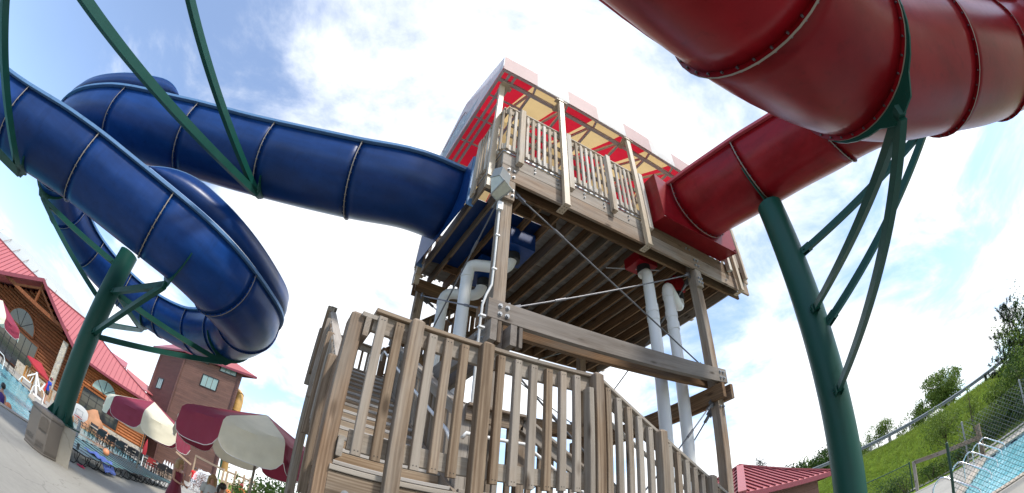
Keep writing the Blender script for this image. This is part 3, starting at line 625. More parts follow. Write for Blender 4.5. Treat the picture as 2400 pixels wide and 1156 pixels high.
mb = MB(); mb.tube([(-0.115, -0.05, 0.1), (-0.105, -0.165, -0.02), (-0.075, 0.03, -0.205), (0.075, 0.03, -0.205), (0.105, -0.165, -0.02), (0.115, -0.05, 0.1)], 0.012, 6); local(mb, Mf).build('lens_frame', FB, FLD)
mb = MB(); mb.tube([(0.08, 0.1, 0.25), (0.16, 0.08, 0.28), (0.19, 0.05, 0.12), (0.13, 0.08, -0.15), (0.1, 0.1, -0.3)], 0.011, 6); local(mb, Mf).build('cable', plain('grey_cable', (0.12, 0.13, 0.13), 0.5), FLD)
mb = MB(); mb.bar((1.86, 4.0, 6.42), (1.93, 4.04, 6.42), 0.05, 0.12); mb.build('bracket', GALV, FLD)
CDM = plain('grey_white_conduit', (0.50, 0.50, 0.48), 0.5)
CDT = thing('electrical_conduit', 'thin white electrical conduit with junction box running down the corner post', 'conduit', (1.88, 4.05, 3))
pipe('conduit', [(1.885, 4.03, 5.86), (1.885, 4.03, 5.0), (1.88, 4.03, 4.62), (1.80, 3.98, 4.42), (1.755, 3.96, 4.25), (1.75, 3.96, 4.0), (1.75, 3.96, 2.6), (1.76, 3.97, 0.0)], 0.016, CDM, CDT, 8)
mb = MB(); mb.box(1.84, 3.985, 5.86, 1.915, 4.035, 6.0); mb.build('junction_box', WHITE, CDT)
for z in (5.4, 4.85, 4.1, 3.95): mb = MB(); mb.box(1.86 if z > 4.5 else 1.73, 4.005 if z > 4.5 else 3.93, z, 1.92 if z > 4.5 else 1.80, 4.038 if z > 4.5 else 3.99, z+0.02); mb.build('strap', WHITE, CDT)
def pvc(label, pts, r, collars, loc, extra=None):
    th = thing('drain_pipe', label, 'pipe', loc, 'white drain pipes under the slide tower')
    P = [V(p) for p in pts]; sm = [P[0]]
    for i in range(1, len(P)-1):
        a, b, c = P[i-1], P[i], P[i+1]; d1 = (a-b).normalized(); d2 = (c-b).normalized(); k = min(0.2, (a-b).length*.48, (c-b).length*.48)
        for j in range(7):
            u = j/6; sm.append((b+d1*k)*(1-u)**2+b*2*u*(1-u)+(b+d2*k)*u*u)
    sm.append(P[-1]); mb = MB(); mb.tube(sm, r, 20); mb.build('pipe', PVC, th, True)
    for p, d in collars:
        p, d = V(p), V(d); mb = MB(); mb.cyl(p-d*0.075, p+d*0.075, r*1.1, n=20); mb.build('collar', PVC, th, True)
    if extra: mb = MB(); mb.cyl(extra, V(extra)+V((0, 0, 0.16)), r*1.25, r*1.25, n=16); mb.build('rubber_coupling', RUBBER, th, True)
    return th
Zv = (0, 0, 1)
pvc('white drain pipe beside the corner post, elbowing up to the nearer blue drain box', [(2.30, 5.98, 0), (2.30, 5.98, 6.33), (2.86, 5.55, 6.2), (2.92, 5.5, 6.5)], 0.105, [((2.30, 5.98, 6.1), Zv), ((2.30, 5.98, 4.75), Zv)], (2.3, 5.98, 0), (2.92, 5.5, 6.36))
pvc('white drain pipe farther under the deck, elbowing up to the farther blue drain box', [(2.29, 7.05, 0), (2.29, 7.05, 6.28), (2.80, 6.55, 6.15), (2.86, 6.5, 6.5)], 0.105, [((2.29, 7.05, 6.04), Zv)], (2.29, 7.05, 0), (2.86, 6.5, 6.34))
pvc('white drain pipe dropping straight from the red drain box, left of the right-hand pair', [(5.25, 4.52, 0), (5.25, 4.52, 6.42), (5.28, 4.66, 6.5)], 0.105, [((5.25, 4.52, 5.45), Zv), ((5.25, 4.52, 5.62), Zv)], (5.25, 4.52, 0), (5.27, 4.6, 6.48))
pvc('white drain pipe with sloping elbow to the small red box, right of the right-hand pair', [(5.78, 4.52, 0), (5.78, 4.52, 6.35), (6.42, 4.78, 6.12), (6.44, 4.79, 6.45)], 0.105, [((5.78, 4.52, 5.4), Zv), ((5.78, 4.52, 5.66), Zv), ((5.78, 4.52, 6.1), Zv)], (5.78, 4.52, 0), (6.44, 4.79, 6.32))

# ------------------------------------------------------------------ open flume slides
class Path:
    def __init__(s, ctrl, step=0.12):
        P = [V(p) for p in ctrl]; P = [P[0]*2-P[1]]+P+[P[-1]*2-P[-2]]; raw = []
        for i in range(1, len(P)-2):
            a, b, c, d = P[i-1:i+3]
            for k in range(24):
                u = k/24; raw.append(0.5*((2*b)+(c-a)*u+(2*a-5*b+4*c-d)*u*u+(3*b-a-3*c+d)*u**3))
        raw.append(P[-2]); L = [0.0]
        for i in range(1, len(raw)): L.append(L[-1]+(raw[i]-raw[i-1]).length)
        s.raw, s.L, s.len = raw, L, L[-1]
    def at(s, d):
        d = max(0, min(s.len-1e-4, d)); lo, hi = 0, len(s.L)-1
        while hi-lo > 1:
            m = (lo+hi)//2
            if s.L[m] <= d: lo = m
            else: hi = m
        u = (d-s.L[lo])/max(1e-9, s.L[hi]-s.L[lo]); return s.raw[lo].lerp(s.raw[hi], u)
    def fr(s, d):
        p = s.at(d); t = s.at(d+0.08)-s.at(d-0.08); h = V((t.x, t.y, 0)).normalized(); return p, h, V((h.y, -h.x, 0)), t.normalized()   # pos, heading, right, tangent
RAD, DEP = 0.74, 1.0
def uprof(r=RAD, d=DEP, n=22, lip=0.0):
    p = [(-r, d), (-r, d*0.5+r*0.5)]+[(-r*math.cos(PI*i/n), r-r*math.sin(PI*i/n)) for i in range(n+1)]+[(r, d*0.5+r*0.5), (r, d)]
    return p
def at3(path, d, lat, h):
    p, hd, rt, _ = path.fr(d); return p+rt*lat+V((0, 0, h))
def flume(th, path, seam0, seam_step, matb, matr, s_end, guards=(), s0=0.0, at=None):
    prof = uprof(); m = len(prof); seams = [s0]; q = seam0
    while q < s_end-0.5 and not at: seams.append(q); q += seam_step
    if at: seams += at
    seams.append(s_end); flg = []
    for a, b in zip(seams[:-1], seams[1:]):
        n = max(3, int((b-a)/0.16)); mb = MB()
        pts = [at3(path, a+(b-a)*i/n, x, h) for i in range(n+1) for x, h in prof]
        mb.add(pts, [(i*m+k, i*m+k+1, (i+1)*m+k+1, (i+1)*m+k) for i in range(n) for k in range(m-1)])
        o = mb.build('flume_section', matb, th, 'all'); md = o.modifiers.new('thickness', 'SOLIDIFY'); md.thickness = 0.024; md.offset = 0
    for s_ in seams[1:-1]:
        mb = MB(); p, hd, rt, tg = path.fr(s_); nn = []
        for i, (x, h) in enumerate(prof):
            if h > RAD+1e-6 or i < 2 or i > m-3: nx, nh = (-1 if x < 0 else 1), 0
            else: nx, nh = x/RAD, (h-RAD)/RAD
            nn.append((nx, nh))
        ring = []
        for sg in (-0.009, 0.009):
            for off in (0.005, 0.048):
                ring.append([p+hd*sg+V((0, 0, tg.z*sg))+rt*(x+a*off)+V((0, 0, h+b*off)) for (x, h), (a, b) in zip(prof, nn)])
        A, B, C_, D_ = ring; mb.add(A+B+C_+D_, [f for k in range(m-1) for f in ((k, k+1, m+k+1, m+k), (2*m+k, 3*m+k, 3*m+k+1, 2*m+k+1), (m+k, m+k+1, 3*m+k+1, 3*m+k))])
        mb.add([A[0], B[0], D_[0], C_[0], A[-1], B[-1], D_[-1], C_[-1]], [(0,1,2,3),(4,5,6,7)])
        fo = mb.build('joint_flange', [matb, FLN], th, fix=True)
        for pl in fo.data.polygons:
            c = pl.center; 
        # the raw outer edge of the flange shows as a pale line
        em = MB(); em.add([q+(q-p0)*0.0 for q, p0 in zip(B, A)]+list(D_), [(k, k+1, m+k+1, m+k) for k in range(m-1)]); eo = em.v
        em.v = [tuple(V(v)+(V(v)-V(a)).normalized()*0.002) for v, a in zip(em.v, A+C_)]; em.build('flange_edge', FLN, fo)
        bm_ = MB(); k = 0.0; cum = [0.0]
        for i in range(1, m): cum.append(cum[-1]+math.dist(prof[i-1], prof[i]))
        d_ = 0.07
        while d_ < cum[-1]:
            i = max(j for j in range(m-1) if cum[j] <= d_); u = (d_-cum[i])/(cum[i+1]-cum[i]); x = prof[i][0]*(1-u)+prof[i+1][0]*u; h = prof[i][1]*(1-u)+prof[i+1][1]*u
            a, b = nn[i]; c = p+rt*(x+a*0.03)+V((0, 0, h+b*0.03)); bm_.cyl(c-hd*0.026, c+hd*0.026, 0.009, n=5); d_ += 0.13
        bm_.build('bolts', RODM, fo, kind='stuff')
    for sg in (-1, 1):
        n = int((s_end-s0)/0.2); mb = MB(); sec = [(RAD-0.02, DEP-0.012), (RAD+0.085, DEP-0.012), (RAD+0.085, DEP+0.05), (RAD+0.075, DEP+0.055), (RAD-0.02, DEP+0.04)]
        pts = [at3(path, s0+(s_end-s0)*i/n, x*sg, h) for i in range(n+1) for x, h in sec]; c = len(sec)
        mb.add(pts, [(i*c+k, i*c+(k+1) % c, (i+1)*c+(k+1) % c, (i+1)*c+k) for i in range(n) for k in range(c)]+[tuple(range(c)), tuple(n*c+k for k in range(c))])
        mb.build('rim', matr, th)
    for a, b, sg, hh, ramp_ in guards:
        n = int((b-a)/0.12); mb = MB()
        for i in range(n+1):
            s_ = a+(b-a)*i/n; u = min(1, (s_-a)/ramp_, (b-s_)/ramp_); g = hh*(1-(1-max(0, u))**2)
            for x, h in ((RAD+0.04, DEP+0.09), (RAD+0.05, DEP+0.09+g*0.5), (RAD+0.01, DEP+0.1+g)): mb.v.append(tuple(at3(path, s_, x*sg, h)))
        mb.add([], []); mb.f = [(i*3+k, i*3+k+1, (i+1)*3+k+1, (i+1)*3+k) for i in range(n) for k in range(2)]; mb.m = [0]*len(mb.f)
        go = mb.build('splash_guard', matb, th, 'all'); md = go.modifiers.new('thickness', 'SOLIDIFY'); md.thickness = 0.02; md.offset = 0
        em = MB(); em.tube([mb.v[0]]+[mb.v[i*3+2] for i in range(n+1)]+[mb.v[n*3]], 0.014, 6); em.build('guard_edge', matr, go, 'all')
    return seams
def saddle(th, path, s_, mat, drop=0.22, wid=0.62, ext=0.68):
    """green cradle plate hugging the underside of the flume at s_"""
    p, hd, rt, _ = path.fr(s_); prof = []
    for i in range(15):
        a = PI*(0.5-ext/2+ext*i/14); prof.append((-(RAD+0.012)*math.cos(a), RAD-(RAD+0.012)*math.sin(a)))
    aa = [PI*(0.5-ext/2+ext*i/14) for i in range(15)]; low = []
    for i in range(14, -1, -1):
        k = 1-abs(i-7)/7; rr_ = RAD+0.05+0.07*k; x, h = -rr_*math.cos(aa[i]), RAD-rr_*math.sin(aa[i])
        low.append((x, h-(drop-0.12)*(1 if abs(x) < 0.17 else 0)))
    poly = [p+rt*x+V((0, 0, h))-hd*0.03 for x, h in prof+low]; mb = MB(); n = len(poly); d = hd*0.02
    tri = tessellate_polygon([poly]); mb.add(poly+[q+d for q in poly], [t for t in tri]+[tuple(n+i for i in t) for t in tri]+[(i, (i+1) % n, n+(i+1) % n, n+i) for i in range(n)])
    mb.cyl(p+rt*0.09+V((0, 0, -drop*0.6))-hd*0.034, p+rt*0.09+V((0, 0, -drop*0.6))-hd*0.006, 0.022, n=8); mb.cyl(p-rt*0.09+V((0, 0, -drop*0.6))-hd*0.034, p-rt*0.09+V((0, 0, -drop*0.6))-hd*0.006, 0.022, n=8)
    mb.build('saddle', mat, th); return p+V((0, 0, -drop*0.8))
def arm(th, a, b, w=0.09, h=0.13, lug=True):
    a, b = V(a), V(b); d = (b-a).normalized(); mb = MB(); mb.bar(a+d*0.1, b, w, h); mb.build('arm', GREEN, th)
    if lug:
        mb = MB(); s = d.cross(V((0, 0, 1))).normalized()
        for k in (-0.05, 0.05): mb.bar(a-d*0.3+s*k, a+d*0.16+s*k, 0.012, 0.12)
        mb.cyl(a+d*0.04-s*0.085, a+d*0.04+s*0.085, 0.018, n=8); mb.build('lug', GREEN, th)
def endplate(th, mat, path, ymin, ymax, zmin, ztop, d0):
    """flat plate with a U cut-out where the flume meets the tower"""
    prof = uprof(); p, hd, rt, _ = path.fr(d0); mb = MB(); inn, outp = [], []
    for x, h in prof:
        dx, dz = x, h-RAD
        if h >= DEP-1e-6: ox, oz = (ymin if x < 0 else ymax), ztop
        else:
            k = 1e9
            if dx < -1e-6: k = min(k, ymin/dx)
            if dx > 1e-6: k = min(k, ymax/dx)
            if dz < -1e-6: k = min(k, (zmin-RAD)/dz)
            ox, oz = dx*k, RAD+dz*k
        inn.append(p+rt*x+V((0, 0, h))); outp.append(p+rt*ox+V((0, 0, oz)))
    m = len(prof); mb.add(inn+outp, [(k, k+1, m+k+1, m+k) for k in range(m-1)])
    mb.build('entry_plate', mat, th, solid=0.015); return p, hd, rt

BS = thing('blue_water_slide', 'navy blue open flume slide winding left from the tower and spiralling down', 'water slide', (-3.5, 8.5, 0))
bctrl = [(1.72, 6.15, 6.92), (0.88, 6.13, 6.84), (-0.26, 6.39, 6.74), (-2.2, 6.80, 6.64), (-3.98, 6.92, 6.38), (-5.95, 7.05, 5.96), (-7.45, 7.80, 5.64), (-8.42, 9.63, 5.44), (-8.33, 12.0, 5.34), (-7.06, 13.65, 5.24), (-5.4, 14.15, 5.12),
         (-3.45, 13.3, 4.88), (-2.05, 11.55, 4.70), (-1.42, 9.9, 4.60), (-1.63, 8.7, 4.50), (-2.6, 7.4, 4.47), (-4.4, 6.6, 4.42), (-5.7, 6.05, 4.22), (-7.65, 5.35, 3.75), (-10.7, 4.3, 3.4), (-12.5, 4.9, 3.1)]
BP = Path(bctrl)
def near_s(path, x, y):
    best = (1e9, 0); d = 0
    while d < path.len:
        p = path.at(d); e = (p.x-x)**2+(p.y-y)**2
        if e < best[0]: best = (e, d)
        d += 0.05
    return best[1]
def near_s_after(path, x, y, lo, hi):
    best = (1e9, 0); d = lo
    while d < hi:
        p = path.at(d); e = (p.x-x)**2+(p.y-y)**2
        if e < best[0]: best = (e, d)
        d += 0.05
    return best[1]
sR0 = near_s_after(BP, -3.6, 6.95, 18, 60)
flume(BS, BP, 1.87, 1.86, BLUE, BLUEL, BP.len, guards=[(near_s(BP, -4.3, 6.9), near_s(BP, -7.9, 8.5), -1, 0.42, 0.8), (near_s_after(BP, -2.2, 11.8, 9, 60), sR0+0.4, -1, 0.46, 1.1)])
p_, hd_, rt_ = endplate(BS, BLUE, BP, -1.08, 1.08, -0.13, DEP+0.12, 0.03)
for sg in (-1, 1): mb = MB(); mb.add([p_+rt_*sg*1.08+V((0, 0, -0.13)), p_+rt_*sg*1.08-hd_*0.14+V((0, 0, -0.13)), p_+rt_*sg*1.08-hd_*0.14+V((0, 0, DEP+0.12)), p_+rt_*sg*1.08+V((0, 0, DEP+0.12))], [(0,1,2,3)]); mb.build('entry_cheek', BLUEL, BS, solid=0.012)
mb = MB(); mb.add([(1.90, 5.06, 7.0), (1.90, 7.2, 7.0), (3.4, 7.04, 7.04), (3.4, 5.06, 7.04)], [(0,1,2,3)]); 
mb.build('start_tub', BLUE, BS, solid=0.012)
for q in ((2.70, 5.2, 6.50, 3.20, 5.8, 6.86), (2.62, 6.2, 6.50, 3.10, 6.8, 6.86)): MB().box(*q).build('drain_box', BLUE, BS)

RS = thing('red_water_slide', 'deep red open flume slide leaving the tower front and looping overhead on the right', 'water slide', (6, 0, 0))
rctrl = [(6.12, 3.60, 7.07), (6.10, 3.0, 6.95), (6.12, 2.3, 6.82), (6.16, 1.5, 6.68), (6.10, 0.6, 6.38), (6.0, -0.3, 6.05), (6.15, -1.2, 5.82), (6.7, -2.6, 5.72), (7.5, -4.6, 5.62), (8.4, -6.6, 5.5), (8.2, -8.8, 5.3), (6.6, -9.9, 5.15), (5.2, -8.8, 4.95), (5.5, -6.6, 4.75), (6.3, -4.8, 4.55),
         (6.15, -3.6, 4.40), (5.5, -2.8, 4.25), (4.65, -2.0, 4.05), (3.8, -1.28, 3.90), (2.98, -0.62, 3.77), (2.1, -0.25, 3.68), (1.08, -0.18, 3.62), (0.0, -0.42, 3.57), (-1.2, -1.2, 3.5), (-2.2, -2.6, 3.4), (-2.6, -4.6, 3.25)]
RP = Path(rctrl)
sB = near_s_after(RP, 2.62, -0.42, 18, 60)
_n = int((sB-1.5-3.4)/1.85); _d = (sB-1.5-3.4)/_n
flume(RS, RP, 0, 0, RED, REDL, RP.len, at=[0.12, 1.62, 3.4]+[3.4+_d*(i+1) for i in range(_n)]+[sB, sB+1.12]+[sB+1.12+1.85*i for i in range(1, 4) if sB+1.12+1.85*i < RP.len-.5])
p_, hd_, rt_ = endplate(RS, RED, RP, -1.06, 1.14, -0.05, DEP+0.12, 0.03)
mb = MB()
for lat in (-1.06, 1.14): mb.add([p_+rt_*lat+V((0, 0, -0.05)), p_+rt_*lat-hd_*0.5+V((0, 0, 0.07)), p_+rt_*lat-hd_*0.5+V((0, 0, DEP+0.12)), p_+rt_*lat+V((0, 0, DEP+0.12))], [(0,1,2,3)])
mb.add([p_+rt_*-1.06+V((0, 0, -0.03)), p_+rt_*1.14+V((0, 0, -0.03)), p_+rt_*1.14-hd_*0.46+V((0, 0, 0.06)), p_+rt_*-1.06-hd_*0.46+V((0, 0, 0.06))], [(0,1,2,3)])
mb.build('start_tub', RED, RS, solid=0.014)
for q in ((5.02, 4.45, 6.62, 5.52, 4.85, 6.84), (6.28, 4.66, 6.52, 6.58, 4.94, 6.84)): MB().box(*q).build('drain_box', RED, RS)

# ------------------------------------------------------------------ green support columns
def column(name, label, x, y, z0, z1, r, base=True):
    th = thing(name, label, 'column', (x, y, 0)); mb = MB(); mb.cyl((x, y, z0), (x, y, z1), r, n=32); mb.build('pillar', GREEN, th, True)
    if base:
        mb = MB(); mb.box(x-r*1.55, y-r*1.55, z0-0.001, x+r*1.55, y+r*1.55, z0+0.03)
        for k in range(8):
            a = 2*PI*k/8; c, s = math.cos(a), math.sin(a); q = V((-s, c, 0))*0.008
            tri = [V((x+c*r*0.98, y+s*r*0.98, z0+0.03)), V((x+c*r*1.5, y+s*r*1.5, z0+0.03)), V((x+c*r*0.98, y+s*r*0.98, z0+0.30))]
            mb.prism([t-q for t in tri], q*2)
        mb.build('base_plate', GREEN, th)
    return th
PLX, PLY = -4.87, 9.58
PL = column('support_column', 'green steel column on concrete footing carrying the blue slide spiral', PLX, PLY, 0.9, 5.35, 0.265)
def arms_to(th, x, y, r, tip, z_up, z_lo, w=0.09, h=0.13):
    tip = V(tip); d = V((tip.x-x, tip.y-y, 0)).normalized(); b = V((x, y, 0))+d*r
    arm(th, b+V((0, 0, z_up)), tip, w, h); arm(th, b+V((0, 0, z_lo)), tip+V((0, 0, -0.02))-d*0.05, w, h)
s1 = near_s_after(BP, -2.75, 7.3, 18, 60); arms_to(PL, PLX, PLY, 0.265, saddle(PL, BP, s1, GREEN), 4.25, 3.15)
s2 = near_s_after(BP, -1.9, 11.2, 10, 60); arms_to(PL, PLX, PLY, 0.265, saddle(PL, BP, s2, GREEN), 4.35, 3.2)
s3 = near_s(BP, -8.4, 9.5); arms_to(PL, PLX, PLY, 0.265, saddle(PL, BP, s3, GREEN), 4.95, 4.0)
s4 = near_s(BP, -5.4, 14.1); arms_to(PL, PLX, PLY, 0.265, saddle(PL, BP, s4, GREEN), 4.45, 3.5)
PR = column('support_column', 'tall dark green column with its head under the red slide, beside the tower', 6.12, 2.04, 0.0, 6.60, 0.24)
sc = near_s(RP, 6.12, 2.04); saddle(PR, RP, sc, GREEN, 0.2)
arms_to(PR, 6.12, 2.04, 0.24, saddle(PR, RP, sB, GREEN, 0.2), 4.32, 3.0, 0.07, 0.085)
arms_to(PR, 6.12, 2.04, 0.24, saddle(PR, RP, near_s(RP, 6.15, -1.2), GREEN, 0.2), 5.4, 4.1, 0.08, 0.11)
PN = column('support_column', 'green column out at the near left whose long arms reach over to the blue slide', -4.5, 1.0, 0.0, 6.6, 0.26)
arms_to(PN, -4.5, 1.0, 0.2, saddle(PN, BP, near_s(BP, -1.8, 6.72), GREEN, 0.2, 0.4, 0.26), 6.22, 3.95)
arms_to(PN, -4.5, 1.0, 0.2, saddle(PN, BP, near_s_after(BP, -6.1, 5.9, 22, 60), GREEN, 0.2, 0.4, 0.26), 3.86, 2.25)
# extra columns outside the picture so that the overhead loop stands on something
PO = column('support_column', 'green column behind the camera under the red loop', 4.2, -6.2, 0.0, 4.4, 0.25)
arms_to(PO, 4.2, -6.2, 0.25, saddle(PO, RP, near_s_after(RP, 5.6, -6.6, 14, 60), GREEN, 0.2), 4.3, 3.5)
FT = thing('concrete_footing', 'square raw concrete footing block under the left green column', 'footing', (PLX, PLY, 0))
CB = concrete('cast_concrete', (0.36, 0.33, 0.27)); rz = R(24)
mb = MB(); mb.box(-0.46, -0.46, 0, 0.46, 0.46, 0.898); local(mb, Matrix.Translation(V((PLX, PLY, 0))) @ Matrix.Rotation(rz, 4, 'Z')).build('block', CB, FT)

# ------------------------------------------------------------------ helpers for the surroundings
def AE(az, hd, z=0.0): return V((math.sin(R(az))*hd, math.cos(R(az))*hd, z))
def put(mb, loc, rz=0, sc=1.0): return local(mb, Matrix.Translation(V(loc)) @ Matrix.Rotation(rz, 4, 'Z') @ Matrix.Scale(sc, 4))
ORD = 'first second third fourth fifth sixth seventh eighth ninth tenth eleventh twelfth thirteenth fourteenth fifteenth sixteenth seventeenth eighteenth'.split()

# ------------------------------------------------------------------ log lodge behind the pool (local frame: u along the front, v into the building)
LN, LT = V((math.sin(R(-19)), math.cos(R(-19)), 0)), V((math.cos(R(-19)), -math.sin(R(-19)), 0))
def F(u, v, z): return LN*(42+v)+LT*u+V((0, 0, z))
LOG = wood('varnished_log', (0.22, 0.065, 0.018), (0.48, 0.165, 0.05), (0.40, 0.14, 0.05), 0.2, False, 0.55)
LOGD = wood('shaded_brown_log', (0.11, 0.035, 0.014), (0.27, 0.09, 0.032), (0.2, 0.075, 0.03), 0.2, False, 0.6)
ROOF = plain('rose_metal_roof', (0.43, 0.125, 0.125), 0.42, 0, 0.06, 0.5, 0, 0.1); ROOFT = plain('maroon_roof_trim', (0.19, 0.03, 0.045), 0.4); ROOFG = plain('grey_metal_roof', (0.42, 0.44, 0.43), 0.45, 0.1, 0.05, 0.4)
FIELD = stone('river_stone', [(0.30, 0.24, 0.17), (0.48, 0.42, 0.32), (0.36, 0.33, 0.29), (0.55, 0.48, 0.36)], 5.0)
LD = thing('log_lodge', 'long orange log lodge with rose metal roof, arched windows and gabled porch', 'building', F(-5, 2, 0))
def fbox(mb, u0, v0, z0, u1, v1, z1):
    p = [F(u, v, z) for z in (z0, z1) for u, v in ((u0, v0), (u1, v0), (u1, v1), (u0, v1))]
    mb.add(p, [(0,3,2,1),(4,5,6,7),(0,1,5,4),(1,2,6,5),(2,3,7,6),(3,0,4,7)]); return mb
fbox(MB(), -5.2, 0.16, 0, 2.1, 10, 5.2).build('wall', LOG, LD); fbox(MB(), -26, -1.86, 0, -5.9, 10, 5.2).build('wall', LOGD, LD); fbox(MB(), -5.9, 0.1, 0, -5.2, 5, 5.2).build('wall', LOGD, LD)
def logrow(u0, u1, v, z0, z1, mat, r=0.14, clip=None):
    z = z0+r
    while z < z1:
        a, b = u0, u1
        if clip: a, b = clip(z)
        if b-a > 0.3:
            mb = MB(); mb.cyl(F(a, v, z), F(b, v, z), r, n=10); mb.build('log', mat, LD, True)
        z += r*1.86
logrow(-5.1, 2.25, 0.1, 0.9, 5.15, LOG)
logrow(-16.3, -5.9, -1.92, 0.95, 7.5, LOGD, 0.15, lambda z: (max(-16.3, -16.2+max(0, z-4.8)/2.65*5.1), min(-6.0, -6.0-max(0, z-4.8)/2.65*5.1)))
mb = MB()
for z_ in range(16): 
    mb.cyl(F(2.05, -0.35, 1.05+z_*0.26), F(2.05, 1.2, 1.05+z_*0.26), 0.13, n=8); mb.cyl(F(-5.15, -0.35, 1.05+z_*0.26), F(-5.15, 0.5, 1.05+z_*0.26), 0.13, n=8)
mb.build('corner_log_ends', LOG, LD, True, kind='stuff')
fbox(MB(), -5.1, -0.18, 0, 2.3, 0.15, 0.88).build('stone_base', FIELD, LD); fbox(MB(), -11.0, -2.35, 0, -6.2, -1.9, 0.95).build('stone_base', FIELD, LD)
fbox(MB(), -7.22, -4.1, 0, -6.7, -3.6, 5.05).build('stone_column', FIELD, LD); fbox(MB(), -15.9, -4.1, 0, -15.4, -3.6, 5.05).build('stone_column', FIELD, LD)
# roofs
def fpoly(mb, pts): mb.add([F(*p) for p in pts], [tuple(range(len(pts)))]); return mb
mr_ = fpoly(fpoly(MB(), [(-26, -0.9, 5.12), (2.7, -0.9, 5.12), (-7.2, 5, 9.15), (-26, 5, 9.15)]), [(2.7, -0.9, 5.12), (2.7, 11, 5.12), (-7.2, 5, 9.15)]).build('roof', ROOF, LD, solid=0.12)
mb = MB()
for k in range(62):
    u = -25.6+k*0.46
    if u > 2.4: break
    vt = 5.0 if u < -7.2 else -0.9+5.9*(2.7-u)/9.9; zt_ = 5.12+4.03*(vt+0.9)/5.9
    mb.bar(F(u, -0.92, 5.2), F(u, vt-0.03, zt_+0.08), 0.035, 0.05)
mb.build('roof_seams', ROOFT, mr_, kind='stuff')
mb = MB(); mb.bar(F(-26, -0.95, 5.1), F(2.75, -0.95, 5.1), 0.12, 0.22); mb.bar(F(2.75, -0.95, 5.2), F(-7.2, 5, 9.25), 0.16, 0.08); mb.bar(F(-26, 5, 9.27), F(-7.2, 5, 9.27), 0.2, 0.1); mb.build('roof_trim', ROOFT, mr_)
gr = fpoly(MB(), [(-26, 5.2, 9.2), (-7.3, 5.2, 9.2), (-10.6, 7.2, 10.75), (-19, 7.2, 11.05), (-22.5, 7, 10.2)]).build('skylight_roof', ROOFG, LD, solid=0.08)
mb = MB()
for k in range(10):
    u = -8.6-k*1.75; mb.bar(F(u, 5.15, 9.3), F(u+(-0.3 if u > -15 else 0.2), 7.1, 10.68 if u < -10 else 10.0), 0.06, 0.05)
mb.build('roof_seams', plain('seam_rust', (0.33, 0.26, 0.24), 0.6), gr, kind='stuff')
ga = fpoly(fpoly(MB(), [(-16.5, -4.4, 4.95), (-11.1, -4.4, 7.95), (-11.1, 3.2, 7.95), (-16.5, 3.2, 4.95)]), [(-11.1, -4.4, 7.95), (-5.8, -4.4, 4.95), (-5.8, 3.2, 4.95), (-11.1, 3.2, 7.95)]).build('porch_roof', ROOF, LD, solid=0.14)
mb = MB()
for k in range(13):
    v = -4.0+k*0.46; mb.bar(F(-11.0, v, 8.0), F(-5.8, v, 5.05), 0.035, 0.05); mb.bar(F(-11.2, v, 8.0), F(-16.5, v, 5.05), 0.035, 0.05)
mb.build('roof_seams', ROOFT, ga, kind='stuff')
mb = MB(); mb.bar(F(-16.55, -4.42, 4.9), F(-11.05, -4.42, 7.96), 0.12, 0.3); mb.bar(F(-11.15, -4.44, 7.96), F(-5.75, -4.44, 4.9), 0.12, 0.3); mb.build('barge_board', ROOFT, ga)
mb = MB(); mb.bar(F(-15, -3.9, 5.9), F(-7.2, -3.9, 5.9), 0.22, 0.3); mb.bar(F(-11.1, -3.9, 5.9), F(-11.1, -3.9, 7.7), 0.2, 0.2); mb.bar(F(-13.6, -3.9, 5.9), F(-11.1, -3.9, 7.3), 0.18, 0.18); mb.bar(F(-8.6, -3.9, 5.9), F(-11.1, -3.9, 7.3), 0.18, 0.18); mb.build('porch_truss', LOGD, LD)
do = fpoly(fpoly(MB(), [(-4.0, 2.6, 7.2), (-1.6, 2.4, 7.2), (-1.6, 4.6, 8.0), (-4.0, 4.6, 8.0)]), [(-1.6, 2.4, 7.2), (-1.6, 5.6, 7.2), (-1.6, 4.6, 8.0)]).build('dormer', ROOF, LD, solid=0.08)
fbox(MB(), -3.6, 3.0, 6.2, -1.9, 5, 7.3).build('dormer_wall', LOGD, do)
fpoly(MB(), [(-1.0, 5.5, 6.6), (3.5, 5.5, 6.6), (3.0, 8, 7.3), (-1.6, 8, 7.9)]).build('rear_roof', ROOF, LD, solid=0.08)
# windows: arches of wedge panes over bands of tall panes
def arch(u, z, r, v, mat, n, trim):
    mb = MB()
    for k in range(13):
        pass
    ring = [F(u+math.cos(PI*k/24)*(r+0.07), v, z+math.sin(PI*k/24)*(r+0.07)) for k in range(25)]
    fr_ = MB(); fr_.tube(ring, 0.07, 6); fr_.bar(ring[0], ring[-1], 0.1, 0.16)
    f = fr_.build('arched_window', trim, LD)
    for k in range(n):
        a0, a1 = PI*k/n+0.02, PI*(k+1)/n-0.02; m = 6
        pts = [F(u, v-0.03, z+0.04)]+[F(u+math.cos(a0+(a1-a0)*i/m)*r, v-0.03, z+0.04+math.sin(a0+(a1-a0)*i/m)*(r-0.04)) for i in range(m+1)]
        mb = MB(); mb.add(pts, [tuple(range(m+2))]); mb.build('pane', mat, f, solid=0.02)
    mb = MB()
    for k in range(1, n): mb.bar(F(u, v-0.05, z), F(u+math.cos(PI*k/n)*r, v-0.05, z+math.sin(PI*k/n)*r), 0.05, 0.05)
    mb.build('glazing_bars', BLACK, f)
